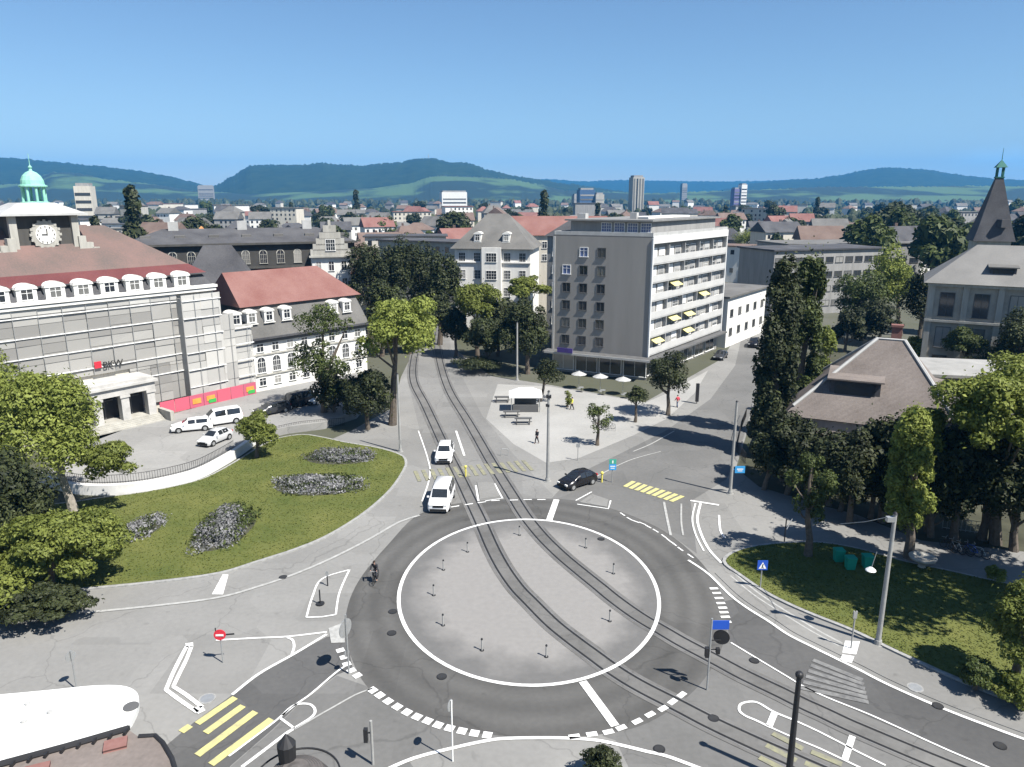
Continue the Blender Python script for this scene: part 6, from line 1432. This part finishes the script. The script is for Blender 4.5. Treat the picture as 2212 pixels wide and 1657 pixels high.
for i, (x, y) in enumerate([(1250, 840), (1296, 846), (1345, 853)]):
    X, Y = g(x, y); t = world_thing('parasol', ['pale parasol at the left of the shop terrace', 'middle pale parasol on the shop terrace', 'pale parasol at the right of the shop terrace under the canopy'][i], 'parasol', (X, Y, 0), 'parasols in front of the shops')
    b = MB(); b.lathe([(1.15, 2.2), (1.17, 2.26), (.65, 2.5), (.08, 2.72), (.02, 2.8)], (X, Y, 0), 8); b.build('canvas', [M_conc], t)
    b = MB(); b.cyl((X, Y, 0), (X, Y, 2.85), .035, n=8); b.cyl((X, Y, 0), (X, Y, .1), .3, n=12); b.build('pole', [M_steel], t)
    X2, Y2 = X+.2, Y-1.9; t = world_thing('cafe_table', ['small round cafe table before the left parasol', 'small round cafe table before the middle parasol', 'small round cafe table before the right parasol'][i], 'table', (X2, Y2, 0), 'cafe tables on the shop terrace')
    b = MB(); b.cyl((X2, Y2, .72), (X2, Y2, .75), .4, n=16); b.build('tabletop', [M_steel], t); b = MB(); b.cyl((X2, Y2, 0), (X2, Y2, .72), .04, n=8); b.cyl((X2, Y2, 0), (X2, Y2, .03), .25, n=12); b.build('leg', [M_dark], t)
for i, (x, y) in enumerate([(1308, 926), (1322, 932), (1090, 985)]):
    X, Y = g(x, y); t = world_thing('bicycle_stand', ['iron bicycle stand beside the round tree shadow on the gravel', 'second iron bicycle stand on the gravel nearer the street', 'iron stand at the tram tracks near the pole shadow'][i], 'stand', (X, Y, 0), 'iron bicycle stands'); b = MB()
    b.tube([(X-.4, Y, 0), (X-.4, Y, .75), (X-.3, Y, .85), (X+.3, Y, .85), (X+.4, Y, .75), (X+.4, Y, 0)], .03, 8); b.build('hoop', [M_steel], t)
railing('railing', G([(2035, 1142), (2060, 1146), (2090, 1150), (2130, 1156)]), 0.02, 1.1, 'pale slatted railing behind the parked bicycles', step=0.35, m=M_steel)
railing('railing', G([(1610, 1002), (1590, 975), (1600, 930), (1612, 900)]), 0.02, 1.2, 'dark fence between the side street and the poplar yard', step=0.25)
X, Y = g(1262, 1700); t = world_thing('bench', 'dark bench end beside the round shrub at the bottom edge', 'bench', (X, Y, 0)); b = MB(); b.box((X, Y, .45), (1.2, .45, .08)); b.build('seat', [M_dark], t)
for s in (-.5, .5): b = MB(); b.box((X+s, Y, .2), (.08, .4, .42)); b.build('leg', [M_dark], t)
# ------------------------------------------------------------------ the city beyond, hills and air
rng = random.Random(77)
ZONES = [(-400, 210, 'left of the clock tower'), (210, 350, 'just right of the clock tower'), (350, 690, 'beyond the long dark building'), (690, 900, 'right of the stepped-gable house'), (900, 1190, 'beyond the white apartment house'),
         (1190, 1570, 'beyond the grey apartment block'), (1570, 1900, 'beyond the long grey hall'), (1900, 2700, 'around the dark spire')]
def zone(px):
    for a, c, s in ZONES:
        if a <= px < c: return s
    return 'at the edge'
RO = [('red', M_redroof), ('brown', M_brownroof), ('grey', M_greyroof), ('dark', M_darkroof)]
WL_ = [M_plaster, M_cream, M_plasterg, M_stone]
fwin = MB(); fwin.box((0, -.03, .75), (1.2, .1, 1.5)); FW = fwin.mesh('window', [M_glass])
count = 0
def far_house(px, Y, big=False):
    global count
    X = xat(px, 480, Y); w = rng.uniform(11, 18)*(1.5 if big else 1); d = rng.uniform(9, 13); h = rng.uniform(8, 14) if Y < 500 else rng.uniform(9, 17); rh = rng.uniform(3.2, 5.5)
    a = rng.uniform(-0.6, 0.6); u = (math.cos(a), math.sin(a)); q = rect((X-w/2, Y), u, w, d); rn, rm = rng.choices(RO, [3, 4, 6, 5] if not 820 < px < 1250 else [7, 4, 4, 3])[0]
    flat = big and rng.random() < 0.6
    if flat: h += rng.uniform(2, 6); w *= 1.15
    q = rect((X-w/2, Y), u, w, d); size = 'broad' if w > 17 else ('narrow' if w < 12.5 else 'plain'); wm_ = rng.choices(WL_, [5, 3, 2, 2])[0]
    wn_ = {M_plaster: 'white', M_cream: 'cream', M_plasterg: 'grey', M_stone: 'stone'}[wm_]
    dist = 'nearer' if Y < 330 else ('distant' if Y < 700 else 'faraway')
    lab = '%s %s %s house with %s %sroof %s' % (dist, size, wn_, rn, 'flat ' if flat else '', zone(px))
    t = plain_house('house', lab, q, h, wm_, rm, 'flat' if flat else rng.choice(['hip', 'gable', 'gable']), rh, group=lab, cat='house', over=0.6)
    if Y < 620:
        nx = int(w//3)
        for i in range(nx):
            for k in range(3 if flat or Y < 330 else 2):
                if rng.random() < 0.85: add_part('window', FW, t, (*P2(q[0], u, w*(i+.5)/nx, 0), h-2.6-3.0*k), a)
    if rng.random() < 0.6 and not flat:
        b = MB(); c = P2(q[0], u, w*rng.uniform(.25, .75), d*.62); b.box((*c, h+rh*.75), (.9, .9, rh*.9)); b.build('chimney', [M_brownroof], t)
    count += 1
rows = [(205, 9), (235, 14), (270, 17), (315, 20), (365, 22), (430, 24), (500, 26), (580, 27), (680, 28), (820, 28), (1000, 26), (1250, 26), (1600, 26)]
near_block = lambda px, Y: (Y < 270 and (1560 < px < 1920)) or (Y < 240 and (940 < px < 1180)) or (Y < 200 and px > 1900)
for Y, n in rows:
    for i in range(n):
        px = -120+2450*(i+rng.uniform(0.1, 0.9))/n; y_ = Y*rng.uniform(.95, 1.08)
        if near_block(px, y_): continue
        if px > 1750 and rng.random() < 0.4: continue
        far_house(px, y_, rng.random() < .36)
# the high-rises on the skyline
def tower(label, px0, px1, top, Y, m, D=14, bands=True):
    X0, X1 = xat(px0, 440, Y), xat(px1, 440, Y); h = zat(px0, top, Y)
    t = world_thing('tower_block', label, 'tower block', ((X0+X1)/2, Y, 0)); q = rect((X0, Y), (0.97, 0.24), X1-X0, D)
    b = MB(); b.prism(q, 0, h); b.build('wall', [m], t); b = MB(); b.prism(inset(q, 2), h, h+2.5); b.build('roof', [M_plasterg], t)
    u_, d_ = unit(q[0], q[1]); f_ = frameB(q[0], u_)
    if bands:
        n = int((h-6)//6)
        for k in range(n): b = MB(); f_(b, d_/2, -.1, 6+k*6, d_*.92, .3, 2.2); b.build('window_band', [M_glass], t)
    else:
        for k in range(4): b = MB(); f_(b, d_*(k+.5)/4, -.1, h*.5, d_*.13, .4, h*.94); b.build('window_strip', [M_glass], t)
tower('dark blue tower block above the grey apartment block', 1252, 1286, 410, 1100, mat("blue_tower", (0.06, 0.11, 0.20), 0.5))
tower('banded paler slab joined to the right of the dark blue tower', 1287, 1306, 420, 1100, M_stone)
tower('tall striped concrete tower, highest on the skyline', 1366, 1392, 383, 1000, M_stone, bands=False)
tower('slim pale tower block beside the violet tower at the right', 1600, 1613, 399, 1500, M_plaster)
tower('violet grey tower block left of the slim pale tower', 1585, 1599, 408, 1500, mat("violet_tower", (0.16, 0.14, 0.26), 0.6))
tower('small hazy tower block between the striped tower and the violet tower', 1472, 1484, 398, 2400, M_plasterg)
tower('pale apartment tower behind the green clock cupola', 163, 196, 402, 620, M_cream)
tower('grey tower block left of the dark blue tower', 1240, 1251, 422, 1300, M_plasterg)
tower('low wide pale block at the foot of the left hill', 430, 462, 402, 2300, M_plasterg)
tower('white office slab below the wooded hill right of centre', 955, 1010, 415, 1300, M_plaster, 30)
# trees among the houses: copies of a few crowns
protos = []
for k, (st, m_) in enumerate([('round', L_dark), ('round', L_mid), ('round', L_dark), ('cone', L_dark), ('round', L_mid)]):
    t = thing('far_tree', 'tree', 'tree', (0, -300-20*k, 0)); me, _ = crown_mesh('crown', (4.2, 4.2, 5.0) if st == 'round' else (3.0, 3.0, 8.0), 2800, 0.72, 300+k, st, m_, 24, 0.36)
    o = bpy.data.objects.new('crown', me); COL.objects.link(o); o.parent = t; o.location = (0, 0, 6.2 if st == 'round' else 8.6)
    b = MB(); b.cyl((0, 0, 0), (0, 0, 5), .35, .2, 7); b.build('trunk', [M_bark], t); protos.append((t, st, 'dark' if m_ is L_dark else 'green'))
used = set()
nt_ = 0
def far_tree(px, Y, k=None, s=None):
    global nt_
    k = rng.choices(range(5), [4, 3, 4, 1, 2])[0] if k is None else k; s = s or rng.uniform(0.9, 1.9); t, st, cn = protos[k]
    X = xat(px, 480, Y)
    dist = 'nearer' if Y < 300 else ('distant' if Y < 600 else 'faraway')
    lab = '%s %s %s tree %s' % (dist, cn, 'pointed' if st == 'cone' else 'rounded', zone(px))
    if k not in used:
        used.add(k); r = t; r.location = (X, Y, 0); r.scale = (s, s, s*rng.uniform(.85, 1.1)); r["label"] = lab; r["group"] = lab; r.rotation_euler = (0, 0, rng.uniform(0, 6.28))
    else: dup(t, (X, Y, 0), rng.uniform(0, 6.28), lab, lab, (s, s, s*rng.uniform(.85, 1.1)))
    nt_ += 1
far_tree(290, 235, 3, 1.75); far_tree(305, 240, 0, 1.7); far_tree(985, 330, 0, 2.3); far_tree(1175, 420, 3, 1.8); far_tree(420, 330, 0, 2.0)
for Y, n, sc in [(190, 8, 1.2), (222, 10, 1.2), (265, 12, 1.3), (320, 14, 1.4), (385, 17, 1.5), (470, 22, 1.4), (560, 26, 1.6), (700, 28, 1.7), (880, 28, 1.8)]:
    for i in range(n):
        px = -100+2420*(i+rng.uniform(0, 1))/n; y_ = Y*rng.uniform(.94, 1.06)
        if near_block(px, y_+6) and px < 1920: continue
        if y_ < 212 and px < 640: continue
        far_tree(px, y_, None, sc*rng.uniform(.7, 1.2))
for i in range(26):      # the wooded quarter around the spire
    far_tree(1840+400*rng.random(), rng.uniform(205, 420), rng.choice([0, 1, 2, 4]), rng.uniform(1.4, 2.2))
# the far plain: woods that read as one mass
def wood(name, label, Y0, Y1, n, size, seed, px0=-200, px1=2420, m=None):
    rs = np.random.RandomState(seed); px = px0+(px1-px0)*rs.rand(n); Y = Y0*(Y1/Y0)**rs.rand(n)
    X = (px-CX)/F_PX*Y*1.02; cl = np.sin(X*.012+Y*.006)+np.sin(X*.004-Y*.009+2)+rs.normal(size=n)*.5; keep = cl > -0.9
    X, Y = X[keep], Y[keep]; n = len(X); v, f = [], []
    for i in range(n):
        r = size*(0.6+0.8*rs.rand()); h = r*(1.6+.8*rs.rand()); o = len(v); k = 6; a0 = rs.rand()*6
        for zz, rr in ((0, .75), (.45, 1.0), (.8, .62)):
            for q in range(k):
                a = a0+q*1.0472; j = 1+.25*(rs.rand()-.5); v.append((X[i]+r*rr*j*math.cos(a), Y[i]+r*rr*j*math.sin(a), h*zz))
        v.append((X[i], Y[i], h))
        for l in range(2):
            for q in range(k): f.append((o+l*k+q, o+l*k+(q+1) % k, o+(l+1)*k+(q+1) % k, o+(l+1)*k+q))
        for q in range(k): f.append((o+2*k+q, o+2*k+(q+1) % k, o+3*k))
    me = bpy.data.meshes.new(name); me.from_pydata(v, [], f); me.materials.append(m or L_wood); ob_ = bpy.data.objects.new(name, me); COL.objects.link(ob_); tag(ob_, label, 'woods', kind='stuff')
L_wood = mat_leaf("woods_leaves", (0.016, 0.022, 0.010), (0.055, 0.065, 0.025), 0.1, 0.02)
wood('woods', 'dark woods and gardens covering the plain beyond the houses', 620, 1900, 4200, 4.6, 1)
wood('woods', 'far woods in front of the hills', 1900, 3400, 4200, 8, 2)
# hills: ridges measured from the photograph, each with its own distance
M_hill = mat("wooded_hill", (0.005, 0.016, 0.009), 0.95, scale=0.02, col2=(0.022, 0.040, 0.016))
M_mead0 = mat("hill_meadow", (0.065, 0.13, 0.045), 0.95, scale=0.004, col2=(0.016, 0.034, 0.016))
m, nt, pn = nodes_of("hill_meadow"); pn.inputs["Roughness"].default_value = 0.95; tc = nt.nodes.new("ShaderNodeTexCoord"); nz = nt.nodes.new("ShaderNodeTexNoise"); nz.inputs["Scale"].default_value = 0.0035; nz.inputs["Detail"].default_value = 7
mp = nt.nodes.new("ShaderNodeMapping"); mp.inputs["Scale"].default_value = (1, 0.6, 3.5); nt.links.new(tc.outputs["Object"], mp.inputs[0]); nt.links.new(mp.outputs[0], nz.inputs["Vector"])
cr = nt.nodes.new("ShaderNodeValToRGB"); cr.color_ramp.elements[0].position = 0.50; cr.color_ramp.elements[0].color = (0.008, 0.020, 0.010, 1); cr.color_ramp.elements[1].position = 0.57; cr.color_ramp.elements[1].color = (0.055, 0.10, 0.035, 1)
nt.links.new(nz.outputs[0], cr.inputs[0]); nt.links.new(cr.outputs[0], pn.inputs["Base Color"]); M_mead = m
def hill(name, prof, Y, depth, m, base=432, seed=0, rough=4.0):
    rs = random.Random(seed); xs = []
    P = [(float(a), float(c)) for a, c in prof]; px = P[0][0]
    while px <= P[-1][0]:
        for (a, c), (a2, c2) in zip(P, P[1:]):
            if a <= px <= a2: t = (px-a)/(a2-a+1e-9); t = t*t*(3-2*t)*.5+t*.5; xs.append((px, c+(c2-c)*t)); break
        px += 3
    v, f = [], []; R = 7; n = len(xs)
    for px, py in xs:
        zt0 = max(2.0, zat(px, py, Y)); zt = zt0+rs.uniform(-.4, .6)*rough*2.2
        for r in range(R):
            s = r/(R-1); y_ = Y-depth*(1-s); k = s*s*(3-2*s)
            v.append((xat(px, 425, Y)*(y_/Y)+rs.uniform(-1, 1)*3, y_, zt0*k+(zt-zt0)*(1 if r == R-1 else 0)))
        v.append((xat(px, 425, Y), Y+depth*.6, 0.0))
    R += 1
    for i in range(n-1):
        for r in range(R-1): f.append((i*R+r, (i+1)*R+r, (i+1)*R+r+1, i*R+r+1))
    me = bpy.data.meshes.new(name); me.from_pydata(v, [], f); me.materials.append(m); me.polygons.foreach_set("use_smooth", [True]*len(f)); o = bpy.data.objects.new(name, me); COL.objects.link(o); tag(o, kind='structure'); return o
hill('hills', [(-500, 352), (-100, 340), (0, 339), (60, 343), (130, 350), (200, 357), (290, 367), (360, 379), (410, 392), (450, 404), (500, 410), (600, 412), (700, 416)], 4300, 1500, M_hill, seed=1)
hill('hills', [(380, 420), (430, 408), (470, 400), (510, 378), (545, 358), (590, 356), (660, 356), (700, 352), (740, 356), (790, 358), (830, 354), (870, 350), (895, 344), (930, 342), (970, 350), (1010, 352), (1060, 368), (1110, 380), (1160, 388), (1230, 398), (1330, 412), (1400, 420)], 3900, 1300, M_hill, seed=2)
hill('hills', [(1050, 395), (1180, 387), (1260, 392), (1350, 389), (1450, 391), (1540, 392), (1640, 391), (1720, 388), (1800, 395)], 7200, 1800, M_hill, seed=3)
hill('hills', [(1560, 410), (1640, 394), (1700, 389), (1755, 386), (1800, 380), (1860, 368), (1905, 362), (1940, 363), (1990, 366), (2040, 374), (2090, 381), (2150, 387), (2212, 390), (2400, 394), (2700, 400)], 5200, 1500, M_hill, seed=4)
hill('meadow_hills', [(-300, 405), (60, 398), (120, 372), (180, 375), (240, 388), (320, 397), (420, 412), (520, 416), (640, 411), (800, 405), (880, 396), (940, 380), (985, 380), (1040, 382), (1090, 386), (1160, 398), (1220, 412), (1400, 418), (1640, 410), (1780, 404), (1900, 404), (2100, 402), (2250, 402), (2600, 408)], 3300, 1100, M_mead, seed=5, rough=3)
X, Y = xat(926, 342, 3900), 3890
t = world_thing('mast', 'tiny lattice mast on the highest wooded hilltop', 'mast', (X, Y, zat(926, 345, Y))); b = MB(); b.cyl((X, Y, zat(926, 345, Y)-10), (X, Y, zat(926, 333, Y)), 2.2, 1.2, 6); b.build('tower', [M_stone], t)
# air: one closed box of thin even haze
m = bpy.data.materials.new("haze_air"); m.use_nodes = True; nt = m.node_tree; nt.nodes.clear()
pv = nt.nodes.new("ShaderNodeVolumePrincipled"); mo = nt.nodes.new("ShaderNodeOutputMaterial"); nt.links.new(pv.outputs[0], mo.inputs["Volume"])
pv.inputs["Color"].default_value = (0.06, 0.43, 1.0, 1); pv.inputs["Density"].default_value = 0.00010; pv.inputs["Anisotropy"].default_value = 0.0
b = MB(); b.box((0, 5000, 249.5), (17800, 11000, 501)); o = b.build('haze', [m]); tag(o, 'thin bluish summer haze in the air', 'haze', kind='stuff')
